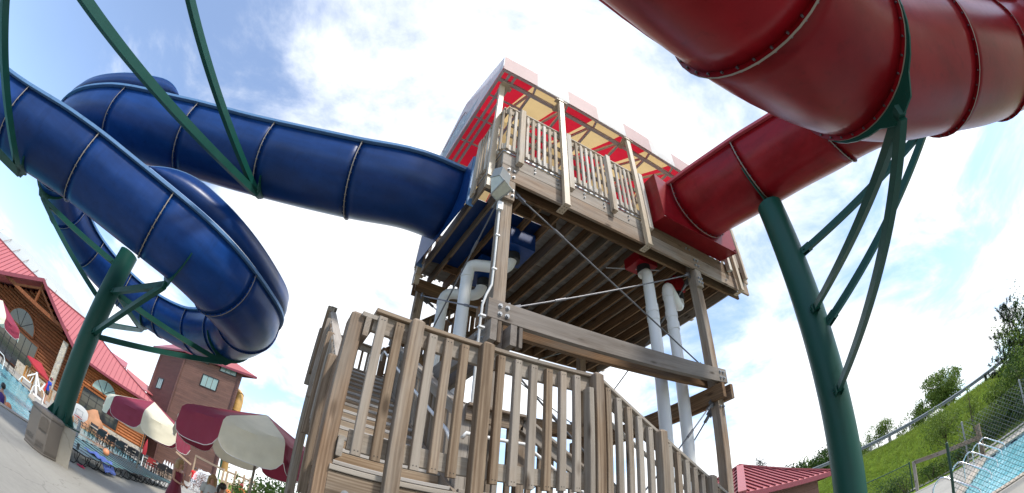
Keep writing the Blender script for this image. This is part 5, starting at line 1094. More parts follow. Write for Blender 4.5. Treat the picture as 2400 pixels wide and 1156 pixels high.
# ------------------------------------------------------------------ people
SKIN = plain('skin', (0.50, 0.27, 0.18), 0.5, 0, 0.06, 9); SKIN2 = plain('tanned_skin', (0.36, 0.18, 0.11), 0.5, 0, 0.06, 9)
BLONDE = plain('blonde_hair', (0.36, 0.23, 0.10), 0.5, 0, 0.25, 30); DARKH = plain('dark_hair', (0.025, 0.017, 0.013), 0.45, 0, 0.25, 30)
def person(label, loc, rz, height, skin, pose, hair=None, hairlen=0.0, cap=None):
    """body grown from a joint skeleton (metres for a 1.7 m figure), facing local -y"""
    th = thing('person', label, 'person', loc); k = height/1.7
    J = {'pelvis': ((0, 0, .93), (.125, .10)), 'waist': ((0, -.005, 1.08), (.115, .088)), 'chest': ((0, 0, 1.28), (.14, .10)), 'coll': ((0, .01, 1.42), (.085, .06)), 'neck': ((0, .005, 1.49), (.048, .05)), 'jaw': ((0, -.02, 1.555), (.06, .07)), 'head': ((0, -.008, 1.625), (.073, .09)), 'crown': ((0, .005, 1.685), (.05, .062))}
    E_ = [('pelvis', 'waist'), ('waist', 'chest'), ('chest', 'coll'), ('coll', 'neck'), ('neck', 'jaw'), ('jaw', 'head'), ('head', 'crown')]
    for sd, sx in (('L', 1), ('R', -1)):
        D_ = {'sh': ((.175*sx, .01, 1.40), .052), 'el': ((.21*sx, .02, 1.12), .038), 'wr': ((.22*sx, -.06, .88), .026), 'ha': ((.22*sx, -.08, .81), .034), 'hip': ((.09*sx, 0, .86), .085), 'kn': ((.10*sx, -.01, .48), .056), 'an': ((.10*sx, .02, .08), .037), 'to': ((.115*sx, -.13, .03), .033)}
        for n_, v_ in D_.items(): J[n_+sd] = (v_[0], (v_[1], v_[1]))
        E_ += [('coll', 'sh'+sd), ('sh'+sd, 'el'+sd), ('el'+sd, 'wr'+sd), ('wr'+sd, 'ha'+sd), ('pelvis', 'hip'+sd), ('hip'+sd, 'kn'+sd), ('kn'+sd, 'an'+sd), ('an'+sd, 'to'+sd)]
    for n_, p_ in pose.items(): J[n_] = (p_, J[n_][1])
    for sd, sx in (('L', 1), ('R', -1)):
        h = V(J['ha'+sd][0]); w = V(J['wr'+sd][0]); d = (h-w).normalized(); s_ = d.cross(V((0, 1, 0.01))).normalized()
        for f_ in range(4):
            n_ = 'f%d%s' % (f_, sd); J[n_] = (tuple(h+d*(.075-.006*abs(f_-1.4))+s_*(f_-1.5)*.019+V((0, -.012, 0))), (.0085, .0085)); E_.append(('ha'+sd, n_))
        n_ = 'th'+sd; J[n_] = (tuple(w.lerp(h, .5)+s_*.05*sx+d*.035), (.0095, .0095)); E_.append(('ha'+sd, n_))
    names = list(J); me = bpy.data.meshes.new('body'); me.from_pydata([V(J[n_][0])*k for n_ in names], [(names.index(a), names.index(b)) for a, b in E_], [])
    o = bpy.data.objects.new('body', me); M = Matrix.Translation(V(loc)) @ Matrix.Rotation(rz, 4, 'Z'); _link(o, th, M); me.materials.append(skin)
    md = o.modifiers.new('skin', 'SKIN'); md.use_smooth_shade = True
    for i, n_ in enumerate(names): me.skin_vertices[0].data[i].radius = tuple(q*k for q in J[n_][1])
    me.skin_vertices[0].data[0].use_root = True; o.modifiers.new('sub', 'SUBSURF').render_levels = 1; me.materials[0] = skin
    def child(nm, mb, mat, smooth='all'): mb.v = [tuple(M @ (V(p)*k)) for p in mb.v]; return mb.build(nm, mat, th, smooth)
    hd_ = V(J['head'][0])
    for sx in (-1, 1): mb = MB(); mb.ell(hd_+V((.03*sx, -.085, .005)), (.011, .008, .008), 8, 6); child('eye', mb, DARKH); mb = MB(); mb.ell(hd_+V((.078*sx, .01, -.01)), (.012, .02, .03), 8, 6); child('ear', mb, skin)
    mb = MB(); mb.ell(hd_+V((0, -.098, -.02)), (.013, .018, .022), 8, 6); child('nose', mb, skin); mb = MB(); mb.ell(hd_+V((0, -.082, -.062)), (.024, .01, .007), 8, 6); child('mouth', mb, plain('lips', (0.42, 0.13, 0.11), 0.5))
    if hair:
        mb = MB(); mb.ell(hd_+V((0, .018, .03)), (.098, .112, .10), 16, 10, None, 0, lambda q: q*(1+0.05*mnoise.noise(q*30)))
        if hairlen:
            for i in range(9):
                a = R(-20+i*220/8); x, y = .085*math.cos(a), .02+.085*math.sin(a); mb.tube([hd_+V((x, y, .05)), hd_+V((x*1.15, y*1.15, -.1)), hd_+V((x*1.1, y*1.3+.02, -hairlen*.6)), hd_+V((x*.8, y*1.2+.02, -hairlen))], [.035, .04, .036, .012], 7)
        child('hair', mb, hair)
    return th, child, J
def torso(z0, z1, r0, r1, r2, y=0.0, flare=None, n=18):
    mb = MB(); pr = [(r0, z0), ((r0+r1)/2, z0+(z1-z0)*.3), (r1, z0+(z1-z0)*.62), (r2, z0+(z1-z0)*.9), (r2*.55, z1)]
    mb.v = [(math.cos(2*PI*i/n)*a, y+math.sin(2*PI*i/n)*a*(0.74 if z > 0.9 else 0.85), z) for a, z in pr for i in range(n)]; mb.f = [(j*n+i, j*n+(i+1) % n, (j+1)*n+(i+1) % n, (j+1)*n+i) for j in range(len(pr)-1) for i in range(n)]; mb.m = [0]*len(mb.f); return mb
def sleeves(J, r, t=0.6):
    out_ = []
    for sd in 'LR': mb = MB(); s, e = V(J['sh'+sd][0]), V(J['el'+sd][0]); out_.append(mb); mb.tube([s.lerp(V(J['coll'][0]), .35), s, s.lerp(e, t)], [r*1.05, r*1.1, r*1.15], 10)
    return out_
def shorts(J, r, t=0.75):
    mb = MB(); mb.ell((0, 0, .92), (.17, .125, .13), 14, 8)
    for sd in 'LR': h, q = V(J['hip'+sd][0]), V(J['kn'+sd][0]); mb.tube([h+V((0, 0, .05)), h.lerp(q, .4), h.lerp(q, t)], [r, r*.98, r*.95], 12)
    return mb
def cloth(nm, col): return fabric(nm, col, 0.05)
# woman in a maroon dress, seen from behind/side
az = -10.9; th, ch, J = person('woman in a long maroon sun dress with long fair hair, back half turned', AE(az, 11.6), R(60), 1.62, SKIN, {'elL': (.20, -.06, 1.12), 'wrL': (.13, -.24, 1.06), 'haL': (.10, -.30, 1.07), 'elR': (-.2, -.05, 1.12), 'wrR': (-.12, -.23, 1.08), 'haR': (-.08, -.29, 1.10)}, BLONDE, .36)
DRS = cloth('maroon_cotton', (0.19, 0.02, 0.04)); mb = MB(); pr = [(.33, .32), (.27, .6), (.2, .88), (.145, 1.06), (.16, 1.24), (.165, 1.33), (.10, 1.37)]; n = 20
mb.v = [(math.cos(2*PI*i/n)*a*(1+(0.06*math.sin(i*3.3) if z < .9 else 0)), math.sin(2*PI*i/n)*a*.78, z) for a, z in pr for i in range(n)]; mb.f = [(j*n+i, j*n+(i+1) % n, (j+1)*n+(i+1) % n, (j+1)*n+i) for j in range(len(pr)-1) for i in range(n)]; mb.m = [0]*len(mb.f); ch('dress', mb, DRS)
for s in (-1, 1): mb = MB(); mb.tube([(.08*s, -.09, 1.34), (.09*s, 0, 1.46), (.07*s, .09, 1.34)], .012, 6); ch('strap', mb, DRS)
# boy in red
th, ch, J = person('person in red shirt and dark shorts walking past the water fountain', AE(-8.95, 31), R(25), 1.6, SKIN2, {'elR': (-.26, -.08, 1.16), 'wrR': (-.36, -.2, 1.0), 'haR': (-.4, -.25, .95), 'knL': (.1, -.16, .5), 'anL': (.1, -.1, .1), 'toL': (.1, -.24, .05), 'knR': (-.1, .06, .48), 'anR': (-.1, .24, .12), 'toR': (-.1, .12, .03)}, DARKH)
RDC = cloth('red_cotton', (0.62, 0.03, 0.03)); ch('shirt', torso(.84, 1.46, .19, .19, .18), RDC); [ch('sleeve', q_, RDC) for q_ in sleeves(J, .075)]; ch('shorts', shorts(J, .105), cloth('navy_shorts', (0.02, 0.03, 0.05)))
# woman with long blonde hair facing the camera
th, ch, J = person('blonde woman in pale top facing the camera under the near umbrella', AE(-6.6, 11.2), R(6), 1.6, SKIN, {'elL': (.22, -.02, 1.14), 'wrL': (.06, -.2, 1.16), 'haL': (.0, -.23, 1.19), 'elR': (-.22, -.02, 1.12), 'wrR': (-.08, -.2, 1.06), 'haR': (-.02, -.24, 1.06)}, BLONDE, .34)
PLT = cloth('pale_grey_top', (0.52, 0.54, 0.52)); ch('top', torso(.86, 1.44, .18, .175, .165), PLT); [ch('sleeve', q_, PLT) for q_ in sleeves(J, .07, .8)]; ch('skirt', shorts(J, .11), cloth('pale_green_skirt', (0.35, 0.45, 0.42)))
# dark-haired woman in pink
th, ch, J = person('dark-haired woman in a pink top with ponytail, right of the blonde woman', AE(-5.2, 10.2), R(150), 1.5, SKIN2, {}, DARKH, 0)
ch('top', torso(.86, 1.43, .175, .17, .165), cloth('coral_pink', (0.72, 0.16, 0.22))); ch('shorts', shorts(J, .11), cloth('black_shorts', (0.02, 0.02, 0.02)))
mb = MB(); mb.tube([(0, .12, 1.66), (0, .17, 1.62), (.01, .16, 1.5), (.02, .13, 1.40)], [.03, .04, .035, .01], 8); ch('ponytail', mb, DARKH)
# lifeguard
th, ch, J = person('lifeguard in blue shirt and red cap standing at the far pool edge', AE(-29.5, 28.4), R(140), 1.66, SKIN, {'elR': (-.25, .03, 1.14), 'wrR': (-.27, -.05, .95), 'haR': (-.27, -.08, .88)}, DARKH)
BLC = cloth('royal_blue_cotton', (0.02, 0.06, 0.42)); ch('shirt', torso(.86, 1.46, .19, .185, .18), BLC); [ch('sleeve', q_, BLC) for q_ in sleeves(J, .075)]; ch('shorts', shorts(J, .105, .6), cloth('dark_shorts', (0.03, 0.03, 0.035)))
mb = MB(); mb.ell((0, 0, 1.675), (.1, .115, .065), 14, 8); mb.ell((0, -.12, 1.655), (.075, .075, .012), 12, 6); ch('cap', mb, cloth('red_cap', (0.45, 0.03, 0.05)))
RTB = thing('rescue_tube', 'red foam rescue tube held by the lifeguard', 'rescue tube', AE(-29.9, 28.2, .7)); p = AE(-29.95, 28.2); mb = MB(); mb.tube([p+V((0, 0, .68)), p+V((.02, 0, .95)), p+V((.06, 0, 1.25))], [.05, .07, .05], 10); mb.build('foam', plain('rescue_red', (0.55, 0.03, 0.04), 0.5), RTB, True)
th, ch, J = person('person in orange top sitting low against the lodge wall', AE(-28.15, 34, -.38), R(150), 1.6, SKIN2, {'knL': (.14, -.4, .8), 'anL': (.14, -.42, .42), 'toL': (.14, -.55, .40), 'knR': (-.14, -.4, .8), 'anR': (-.14, -.42, .42), 'toR': (-.14, -.55, .40), 'hipL': (.09, -.05, .86), 'hipR': (-.09, -.05, .86)}, DARKH)
ch('shirt', torso(.84, 1.46, .19, .19, .18), cloth('orange_cotton', (0.75, 0.14, 0.05))); ch('shorts', shorts(J, .1), cloth('black_trunks', (0.02, 0.02, 0.02)))
th, ch, J = person('dark-haired swimmer standing chest deep in the pool at the left edge', AE(-35.2, 14.2, -1.2), R(215), 1.62, SKIN, {}, DARKH)
ch('swim_shirt', torso(.86, 1.44, .18, .18, .17), cloth('purple_swim', (0.08, 0.04, 0.2)))

# ------------------------------------------------------------------ water play structure and fountain
PS = thing('play_structure', 'wooden water play structure with posts, platforms and orange panels', 'play structure', AE(-4.2, 30)); HW = plain('pale_play_timber', (0.40, 0.28, 0.18), 0.7, 0, 0.15, 3); OP = plain('orange_panel', (0.62, 0.17, 0.04), 0.5); pr_ = V((math.cos(R(-4)), -math.sin(R(-4)), 0))
for a, h, z in ((-9.25, 33, 2.55), (-5.5, 30, 2.4), (-4.7, 29.6, 1.5), (-4.0, 30.5, 2.6), (-3.4, 29.8, 2.1), (-2.1, 30.2, 2.5), (-1.4, 31, 2.3), (-5.0, 32, 2.4), (-2.9, 32, 2.6)): mb = MB(); mb.cyl(AE(a, h), AE(a, h, z), .075, n=10); mb.build('post', HW, PS, True)
for (a, h, z), (b, g, y) in (((-9.25, 33, 2.5), (-5.5, 30, 2.3)), ((-5.6, 30, 1.55), (-3.3, 29.8, 1.55)), ((-5.6, 30, .85), (-1.4, 30.4, .85)), ((-5.0, 32, 2.35), (-1.4, 31, 2.3)), ((-4.8, 29.6, .35), (-2.0, 30, .3)), ((-11.8, 33, 2.1), (-9.6, 33, 1.7))): mb = MB(); mb.bar(AE(a, h, z), AE(b, g, y), .12, .14); mb.build('beam', HW, PS)
for a, z0, z1 in ((-3.75, .95, 1.5), (-3.35, .95, 1.55), (-2.95, .95, 1.55), (-2.55, .95, 1.5)): mb = MB(); p = AE(a, 30, z0); mb.prism([p, p+pr_*.19, p+pr_*.19+V((0, 0, z1-z0)), p+V((0, 0, z1-z0))], V((0, .04, 0))); mb.build('panel', OP, PS)
for k in range(9): p = AE(-5.4+k*.25, 30.3, .9); mb = MB(); mb.bar(p, p+V((0, 0, .62)), .035, .035); mb.build('picket', HW, PS)
mb = MB(); mb.bar(AE(-5.6, 31, .8), AE(-1.6, 31, .8), 1.6, .08); mb.build('platform', HW, PS)
mb = MB(); mb.tube([AE(-4.5, 29.5, 1.0), AE(-4.35, 29.2, .9), AE(-4.2, 28.9, .55), AE(-4.05, 28.5, .2)], .16, 12); mb.build('kiddie_chute', OP, PS, True)
mb = MB(); p = AE(-3.0, 30.4, 1.75); mb.ell(p, (.14, .14, .2), 12, 8); mb.build('spray_head', REDM, PS, True)
FO = thing('water_fountain', 'white mushroom fountain with a dome of falling spray', 'fountain', AE(-7.3, 30)); fp = AE(-7.3, 30); mb = MB(); mb.cyl(fp, fp+V((0, 0, 1.7)), .07, n=10); mb.lathe(fp+V((0, 0, 1.55)), [(.0, .12), (.3, .08), (.5, 0), (.0, -.02)], 20); mb.build('stem', WHITE, FO, True)
SPR, t_, b_ = newmat('water_spray'); b_.inputs['Base Color'].default_value = (.9, .93, .95, 1); b_.inputs['Roughness'].default_value = .25
mb = MB(); rnd = random.Random(5)
for k in range(2600):
    a = rnd.uniform(0, 2*PI); u = rnd.random()**.8; r_ = .5+.62*u+rnd.gauss(0, .03); z_ = 1.62-1.55*u*u+rnd.gauss(0, .04); p = fp+V((math.cos(a)*r_, math.sin(a)*r_, max(.02, z_))); s_ = rnd.uniform(.008, .02); l = s_*rnd.uniform(1.5, 4)
    mb.add([p, p+V((s_, 0, -l*.5)), p+V((0, 0, -l)), p+V((-s_, 0, -l*.5))], [(0,1,2,3)])
mb.build('spray', SPR, FO, kind='stuff', fix=False)
RC = thing('folded_umbrella', 'closed red umbrella beside the pole of the second striped umbrella', 'umbrella', AE(-15.6, 24)); p = AE(-15.6, 24); mb = MB(); mb.lathe(p+V((0, 0, .95)), [(.0, .0), (.1, .0), (.13, .25), (.09, .55), (.02, .85), (0, .88)], 10); mb.build('canvas', RUF, RC, True); mb = MB(); mb.cyl(p, p+V((0, 0, 1.0)), .025, n=8); mb.build('pole', WHITE, RC)

# ------------------------------------------------------------------ plants
LV1 = leafmat('leaf_mid_green', (0.025, 0.06, 0.010), (0.07, 0.125, 0.02)); LV2 = leafmat('leaf_spring_green', (0.075, 0.13, 0.02), (0.2, 0.27, 0.045)); LV3 = leafmat('leaf_dark', (0.014, 0.035, 0.010), (0.04, 0.075, 0.018)); NDL = leafmat('pine_needles', (0.010, 0.022, 0.012), (0.028, 0.046, 0.022)); BARK = plain('bark', (0.085, 0.06, 0.042), 0.9, 0, 0.25, 8, 0.5)
def leafquad(mb, p, s, rnd):
    d = V((rnd.gauss(0, 1), rnd.gauss(0, 1), rnd.gauss(0, .8))).normalized(); u = d.orthogonal().normalized(); u.rotate(Quaternion(d, rnd.uniform(0, 6.28))); w = d.cross(u); l = s*rnd.uniform(.7, 1.4)
    mb.add([p-u*l*.5, p+w*s*.32, p+u*l*.5, p-w*s*.32], [(0,1,2,3)])
def tree(name, label, loc, h, cr, mat, seed, clumps=60, per=45, leaf=.16, base=.35, sparse=.5, cat='tree', trunk=.12, group=None, squash=1.0, lean=0.0):
    rnd = random.Random(seed); th = thing(name, label, cat, loc, group); b = V(loc); mb = MB(); top = b+V((lean, 0, h*.82)); P_ = [b-V((0, 0, .15)), b+V((rnd.uniform(-.1, .1), rnd.uniform(-.1, .1), h*.3)), b+V((rnd.uniform(-.2, .2)+lean*.5, rnd.uniform(-.2, .2), h*.55)), top]
    mb.tube(P_, [trunk, trunk*.8, trunk*.5, trunk*.15], 8); cz = h*(base+1)/2; cen = []
    for k in range(clumps):
        d = V((rnd.gauss(0, 1), rnd.gauss(0, 1), rnd.gauss(0, 1))).normalized(); r_ = rnd.random()**.42; c = b+V((d.x*cr*r_+lean*.6, d.y*cr*r_, cz+d.z*h*(1-base)*.5*r_*squash)); cen.append(c)
        if k % 3 == 0: st = b.lerp(top, max(.2, min(.85, (c.z-b.z)/h-.18))); st.x = P_[1].x if st.z-b.z < h*.4 else st.x; mb.tube([st, st.lerp(c, .5)+V((0, 0, .1)), c], [trunk*.35, trunk*.2, trunk*.06], 5)
    mb.build('trunk', BARK, th, True); mb = MB()
    for c in cen:
        s_ = cr*rnd.uniform(.16, .30)*sparse*1.6
        for _ in range(int(per*1.9*rnd.uniform(.6, 1.3))):
            g_ = V((rnd.gauss(0, 1), rnd.gauss(0, 1), rnd.gauss(0, 1))); g_ = g_ if g_.length < 1.9 else g_*(1.2/g_.length); leafquad(mb, c+V((g_.x*s_, g_.y*s_, g_.z*s_*.75)), leaf*.8, rnd)
    mb.build('crown', mat, th, fix=False); return th
def shrub(label, loc, r, h, mat, seed, n=900, leaf=.1, group=None, cat='shrub'):
    rnd = random.Random(seed); th = thing('shrub', label, cat, loc, group); b = V(loc); mb = MB()
    for k in range(7): a = rnd.uniform(0, 6.28); mb.tube([b-V((0, 0, .1)), b+V((math.cos(a)*r*.3, math.sin(a)*r*.3, h*.45)), b+V((math.cos(a)*r*.6, math.sin(a)*r*.6, h*.8))], [.03, .02, .008], 5)
    mb.build('stem', BARK, th); mb = MB(); cl = [V((rnd.gauss(0, r*.45), rnd.gauss(0, r*.45), h*rnd.uniform(.15, .95))) for _ in range(16)]
    for k in range(n): c = rnd.choice(cl); q = c+V((rnd.gauss(0, r*.2), rnd.gauss(0, r*.2), rnd.gauss(0, h*.13))); q.z = max(.03, q.z); leafquad(mb, b+q, leaf, rnd)
    mb.build('crown', mat, th, fix=False); return th
def pine(label, loc, h, cr, seed, lean=0.0, tuft=28, whorls=12, group=None, ln=.2, dens=4.5):
    rnd = random.Random(seed); th = thing('pine_tree', label, 'tree', loc, group); b = V(loc); top = b+V((lean, lean*.3, h)); mb = MB(); mb.tube([b-V((0, 0, .3)), b.lerp(top, .5)+V((.1, 0, 0)), top], [h*.018+.03, h*.011+.02, .015], 8); nb = MB()
    for w in range(whorls):
        u = .22+.76*w/(whorls-1); c = b.lerp(top, u)
        for k in range(rnd.randint(3, 5)):
            a = rnd.uniform(0, 6.28); L = cr*(1.12-u)*rnd.uniform(.6, 1.15)+.15; e = c+V((math.cos(a)*L, math.sin(a)*L, L*rnd.uniform(.15, .6))); m_ = c.lerp(e, .55)-V((0, 0, L*.06)); mb.tube([c, m_, e], [.035, .022, .008], 5)
            nt2 = max(2, int(L*dens))
            for s_ in range(nt2):
                q = (c.lerp(m_, .5) if s_ == 0 else m_.lerp(e, s_/max(1, nt2-1)))+V((rnd.gauss(0, .12), rnd.gauss(0, .12), rnd.uniform(0, .22))); ax = V((rnd.gauss(0, .4), rnd.gauss(0, .4), 1)).normalized()
                for _ in range(tuft):
                    d = (ax*rnd.uniform(.1, 1)+V((rnd.gauss(0, .6), rnd.gauss(0, .6), rnd.gauss(0, .4)))).normalized(); l = ln*rnd.uniform(.6, 1.2); w_ = d.orthogonal().normalized()*.012*(ln/.2); o_ = q+ax*rnd.uniform(-.05, .22)*(ln/.2); nb.add([o_-w_, o_+w_, o_+d*l], [(0,1,2)])
    mb.build('trunk', BARK, th, True); nb.build('crown', NDL, th, fix=False); return th
for k, (a, h_, z_, r_) in enumerate(((-1.2, 20, 1.9, 1.0), (.4, 18, 2.2, 1.1), (1.8, 21, 2.4, 1.3), (-2.2, 24, 1.6, .9), (3.2, 17, 1.9, 1.1))): shrub('leafy green bush under the near umbrella, %s from the left' % ORD[[1, 2, 3, 0, 4][k]], AE(a, h_), r_, z_, LV1, 40+k, 1500, .13, 'bushes beyond the near umbrella')

# ------------------------------------------------------------------ right-hand side: hillside, road, rail, fences, pool rails
def hz(x, y):
    u = (x-25.5-0.12*(y-3))/(38.5-25.5); u = max(0, min(1, u)); return -0.05+4.15*(u*u*(3-2*u))+0.15*mnoise.noise(V((x*.2, y*.2, 0)))*min(1, u*4)*(1-max(0, (x-37)/2) if x > 37 else 1)
mb = MB(); nx, ny = 40, 60
for i in range(nx+1):
    for j in range(ny+1): x = 23.5+i*(48-23.5)/nx; y = -45+j*(75+45)/ny; mb.v.append((x, y, hz(x, y) if x < 39 else 4.1))
mb.f = [(i*(ny+1)+j, (i+1)*(ny+1)+j, (i+1)*(ny+1)+j+1, i*(ny+1)+j+1) for i in range(nx) for j in range(ny)]; mb.m = [0]*len(mb.f); mb.build('hillside', GRASS, None, 'all', 'structure')
mb = MB(); mb.box(39.2, -60, 3.9, 47, 90, 4.14); mb.build('road', plain('asphalt', (0.07, 0.07, 0.07), 0.9, 0, .1, 3), None, kind='structure'); mb = MB(); mb.box(38.2, -60, 3.8, 39.15, 90, 4.125); mb.build('road_shoulder', plain('gravel_verge', (0.34, 0.30, 0.25), 0.9, 0, .2, 8), None, kind='structure')
mb = MB(); mb.bar((22.0, -12, .03), (25.6, 7.5, .03), 1.2, .05); mb.build('path', concrete('path_concrete', (.42, .4, .37)), None, kind='structure')
GRS = MB(); rnd = random.Random(3)
for k in range(26000):
    x = 24+14*rnd.random()**.8; y = rnd.uniform(-6, 17); z = hz(x, y); h_ = rnd.uniform(.12, .4); dx, dy = rnd.gauss(0, .12), rnd.gauss(0, .12); GRS.add([(x-.02, y-.02, z), (x+.02, y+.02, z), (x+dx, y+dy, z+h_)], [(0,1,2)])
GBL = leafmat('grass_blade', (0.13, 0.19, 0.02), (0.30, 0.37, 0.055))
tag(GRS.build('grass', GBL, None, fix=False), 'long spring grass covering the bank below the road', 'grass', None, 'stuff')
GR = thing('guard_rail', 'grey steel guard rail on posts along the road above the grass bank', 'guard rail', (38.6, 5, 4.1)); mb = MB()
for z_, o_ in ((4.62, 0), (4.70, .05), (4.78, 0), (4.86, .05), (4.94, 0)): pass
sec = [(0, 4.58), (.07, 4.66), (0, 4.74), (.07, 4.82), (0, 4.90)]; mb.add([(38.45-a, y, z) for y in (-30, 60) for a, z in sec], [(k, k+1, 6+k, 5+k) for k in range(4)]); mb.build('beam', GALV, GR, solid=.01)
for k in range(30): y = -20+k*1.9; mb = MB(); mb.box(38.5, y-.08, 3.9, 38.66, y+.08, 4.92); mb.build('post', plain('grey_post', (.30, .28, .26), .8) if k == 0 else bpy.data.materials['grey_post'], GR)
# pavilion with hipped rose roof
PV = thing('pavilion', 'low brown kiosk with hipped rose metal roof behind the tower posts', 'building', AE(58.2, 16)); pc = AE(58.2, 16); t1 = V((math.cos(R(58.2)), -math.sin(R(58.2)), 0)); t2 = V((math.sin(R(58.2)), math.cos(R(58.2)), 0)); q = 3.25
cr4 = [pc+t1*q*.98-t2*.35, pc-t2*q, pc-t1*q, pc+t2*q]; zc = 2.48; zp = 3.72; mb = MB(); mb.add([p+V((0, 0, zc)) for p in cr4]+[pc+V((0, 0, zp))], [(0,1,4),(1,2,4),(2,3,4),(3,0,4)]); pr2 = mb.build('roof', ROOF, PV, solid=.05)
for i in range(4):
    a, b = cr4[i]+V((0, 0, zc)), cr4[(i+1) % 4]+V((0, 0, zc)); m = pc+V((0, 0, zp)); mb = MB()
    for k in range(1, 16):
        u = k/16; e = a.lerp(b, u); w = 1-abs(2*u-1); mid = (a+b)/2; tpt = e+(m-mid)*w*.985; mb.bar(e+V((0, 0, .05)), tpt+V((0, 0, .05)), .035, .05)
    mb.build('roof_seams', ROOFT, pr2, kind='stuff'); mb = MB(); mb.bar(a+V((0, 0, .05)), m+V((0, 0, .06)), .24, .06); mb.build('hip_cap', ROOF, pr2); mb = MB(); mb.bar(a-V((0, 0, .06)), b-V((0, 0, .06)), .06, .16); mb.build('fascia', ROOFT, pr2)
mb = MB(); w4 = [pc+(p-pc)*.82 for p in cr4]
for i in range(4): a, b = w4[i], w4[(i+1) % 4]; mb.add([a, b, b+V((0, 0, zc-.02)), a+V((0, 0, zc-.02))], [(0,1,2,3)])
mb.build('wall', SID, PV)
# stainless grab rails into the slide pool
for k, (x, y) in enumerate(((10.6, 1.3), (12.92, 1.02), (14.97, .76), (17.3, .5), (19.2, .26))):
    a = V((x, y, 0)); d = V((.1, -1, 0)).normalized(); mb = MB(); P_ = [a-d*.22+V((0, 0, -.1)), a-d*.22+V((0, 0, .55)), a-d*.19+V((0, 0, .72)), a-d*.10+V((0, 0, .83)), a+d*.02+V((0, 0, .87)), a+d*.12+V((0, 0, .83)), a+d*.86+V((0, 0, .17)), a+d*.94+V((0, 0, .06)), a+d*.97+V((0, 0, -.5))]
    mb.tube(P_, .026, 10); o = mb.build('grab_rail', CHROME, None, True); tag(o, 'bent steel grab rail at the slide pool edge, %s nearest the camera' % ORD[k], 'grab rail', 'steel grab rails into the right pool')
GF = plain('green_vinyl_wire', (0.012, 0.055, 0.035), 0.5); WGAL = plain('zinc_wire', (0.28, 0.29, 0.29), 0.5, 0.5)
def chainlink(name, label, a, b, h, mat, cell, r, posts, pr=.03, rails=True, z0=0.03):
    a, b = V((*a, 0)), V((*b, 0)); th = thing(name, label, 'fence', (a+b)/2); L = (b-a).length; d = (b-a)/L; mb = MB(); s = -h
    while s < L:
        for sg in (1, -1):
            x0, x1, y0, y1 = (s, s+h, 0, h) if sg == 1 else (s+h, s, 0, h)
            u0, u1 = 0.0, 1.0; dx = x1-x0
            lo, hi = sorted(((0-x0)/dx, (L-x0)/dx)); u0, u1 = max(0, lo), min(1, hi)
            if u1-u0 > .02: mb.bar(a+d*(x0+dx*u0)+V((0, 0, z0+h*u0)), a+d*(x0+dx*u1)+V((0, 0, z0+h*u1)), r*2, r*2)
        s += cell*1.414
    mb.build('wire_mesh', mat, th, kind='stuff', fix=False)
    for u in posts: mb = MB(); p = a.lerp(b, u); mb.cyl(p, p+V((0, 0, h+.06)), pr, n=10); mb.ell(p+V((0, 0, h+.06)), pr*1.1, 8, 6); mb.build('post', mat, th, True)
    if rails: mb = MB(); mb.cyl(a+V((0, 0, h+.02)), b+V((0, 0, h+.02)), pr*.7, n=8); mb.build('top_rail', mat, th); mb = MB(); mb.cyl(a+V((0, 0, .06)), b+V((0, 0, .06)), pr*.6, n=8); mb.build('bottom_rail', mat, th)
    return th
chainlink('chain_link_fence', 'green chain-link fence with dark post in front of the right pool', (9.25, .88), (9.0, -3.2), 1.5, GF, .075, .0032, (0.0, .8), .034, False)
chainlink('chain_link_fence', 'grey chain-link fence with timber posts along the hedge past the right pool', (22.6, 1.5), (20.9, -9), 2.0, WGAL, .16, .005, (0.03, .35, .7, 1.0), .05, False)
chainlink('chain_link_fence', 'green railed fence section between the tall green column and the wooden gate post', (23.5, 4.4), (20.5, 9.0), 1.55, GF, .16, .004, (0.0, .5, 1.0), .035, True)
WGT = thing('timber_gate_frame', 'weathered wooden post and long rail beside the green fence', 'gate', (22.3, 4.0, 0)); plank('post', (22.6, 4.0, 0), (22.6, 4.0, 1.57), .16, .16, WG, WGT, tip=.02); plank('rail', (22.6, 3.92, 1.48), (20.95, .45, .95), .06, .2, WG, WGT)
WP = thing('timber_post', 'silvered round timber post behind the grab rails', 'post', (20.95, .38, 0)); mb = MB(); mb.cyl((20.95, .38, 0), (20.95, .40, 1.52), .14, .13, n=12); mb.build('post', WG, WP, True)
# trees and shrubs on the bank and beyond
tree('roadside_tree', 'full round deciduous tree above the guard rail, tallest in the middle of the bank', AE(85.6, 50, 3.9), 5.2, 2.5, LV2, 1, 90, 55, .26, .2, .55, trunk=.16, group='trees along the road')
tree('roadside_tree', 'smaller leafy tree left of the full round tree above the guard rail', AE(82.0, 49, 3.9), 3.2, 1.7, LV2, 2, 50, 45, .22, .2, .6, group='trees along the road')
tree('roadside_tree', 'thin young spring tree, left one of the slender pair above the rail', AE(75.9, 52, 4.0), 3.9, 1.2, LV2, 3, 34, 22, .2, .25, .7, trunk=.07, group='trees along the road')
tree('roadside_tree', 'thin young spring tree, right one of the slender pair above the rail', AE(77.3, 52, 4.0), 4.0, 1.2, LV2, 4, 36, 22, .2, .3, .7, trunk=.07, group='trees along the road')
tree('roadside_tree', 'low bushy tree at the foot of the rail beside the green column', AE(73.8, 50, 3.6), 2.6, 1.3, LV2, 5, 40, 40, .2, .15, .6, group='trees along the road')
tree('roadside_tree', 'small spindly sapling between the slender pair and the full tree', AE(79.2, 51, 4.0), 2.4, .9, LV2, 6, 20, 18, .18, .3, .7, trunk=.05, group='trees along the road')
tree('bank_tree', 'loose yellow-green young tree low on the grass bank before the fence', AE(84.4, 28, .5), 3.4, 1.5, LV2, 7, 46, 34, .15, .2, .75, trunk=.06, group='young trees on the bank')
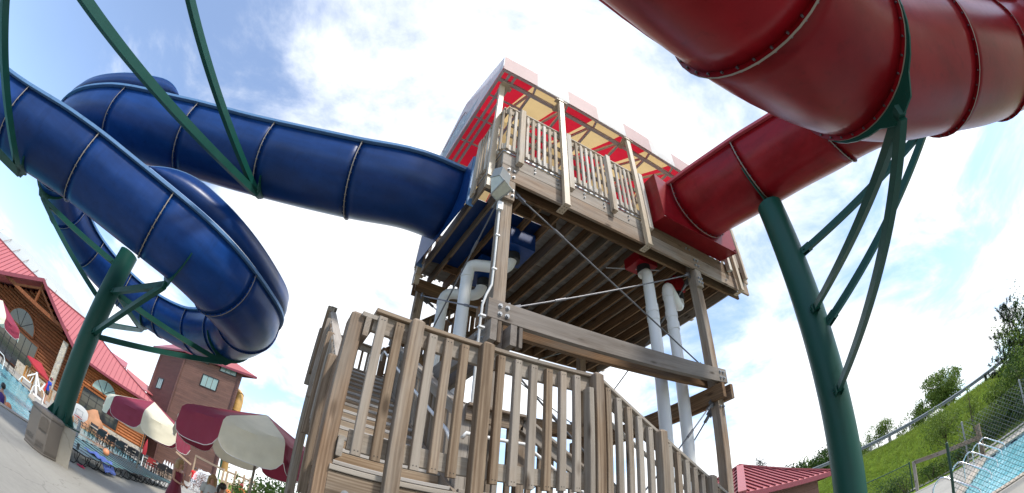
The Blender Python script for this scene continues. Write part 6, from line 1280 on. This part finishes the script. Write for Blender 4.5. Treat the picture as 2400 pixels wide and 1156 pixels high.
tree('bank_tree', 'dead-topped dark sapling standing beside the yellow-green bank tree', AE(88.6, 27, .5), 3.3, .5, LV2, 8, 14, 22, .13, .3, .8, trunk=.06, group='young trees on the bank')
pine('tall open pine with upright branches against the sky at the right edge', AE(97.0, 31, 2.0), 5.0, 2.9, 2, .4, 60, 12, None, .26, 3.4)
for k, (a, h_, z_, r_) in enumerate(((92.5, 28, 2.6, 1.6), (94.8, 27, 3.2, 1.8), (97.2, 26, 3.4, 2.0), (99.8, 25, 3.6, 2.0), (96.0, 30, 4.4, 2.0), (99.0, 30, 5.0, 2.2), (90.6, 27, 1.6, 1.2))): shrub('dense green hedge bush behind the grey fence, number %s from the left' % ORD[[1, 2, 4, 6, 3, 5, 0][k]], AE(a, h_, hz(AE(a, h_).x, AE(a, h_).y)), r_, z_, LV1 if k % 2 else LV2, 70+k, 2600, .14, 'hedge bushes past the right pool')
for k, (a, h_, z_, r_) in enumerate(((86.3, 24.5, 1.0, .9), (84.3, 25, .9, 1.0), (82.0, 25.5, .9, 1.1), (78.5, 25, 1.2, 1.0), (76.6, 25.5, 1.1, 1.0))): shrub('low scrubby bush behind the green fence, number %s from the left' % ORD[4-k], AE(a, h_, -.05), r_, z_, LV2 if k % 2 else LV1, 90+k, 1300, .1, 'low scrub at the foot of the bank')
for k, (a, h_, z_, r_, nm) in enumerate(((60.8, 70, 10.2, 2.6, 'p'), (58.9, 80, 10.0, 1.6, 'p'), (64.6, 75, 9.2, 4.2, 't'), (67.0, 80, 10.4, 4.5, 't'), (69.0, 78, 10.4, 4.2, 't'), (62.6, 85, 9.0, 4.0, 't'), (71.0, 90, 9.0, 5, 't'))):
    if nm == 'p': pine(['dark pine standing above the kiosk roof ridge', 'little distant pine left of the dark pine above the kiosk roof'][k], AE(a, h_), z_, r_, 20+k, 0, 10, 9, 'trees behind the kiosk', 1.1)
    else: tree('distant_tree', 'hazy broadleaf tree behind the kiosk, number %s from the left' % ORD[[0, 0, 1, 2, 3, 0, 4][k]], AE(a, h_), z_, r_, [LV2, LV1, LV3][k % 3], 30+k, 60, 40, .5, .15, .55, group='trees behind the kiosk')
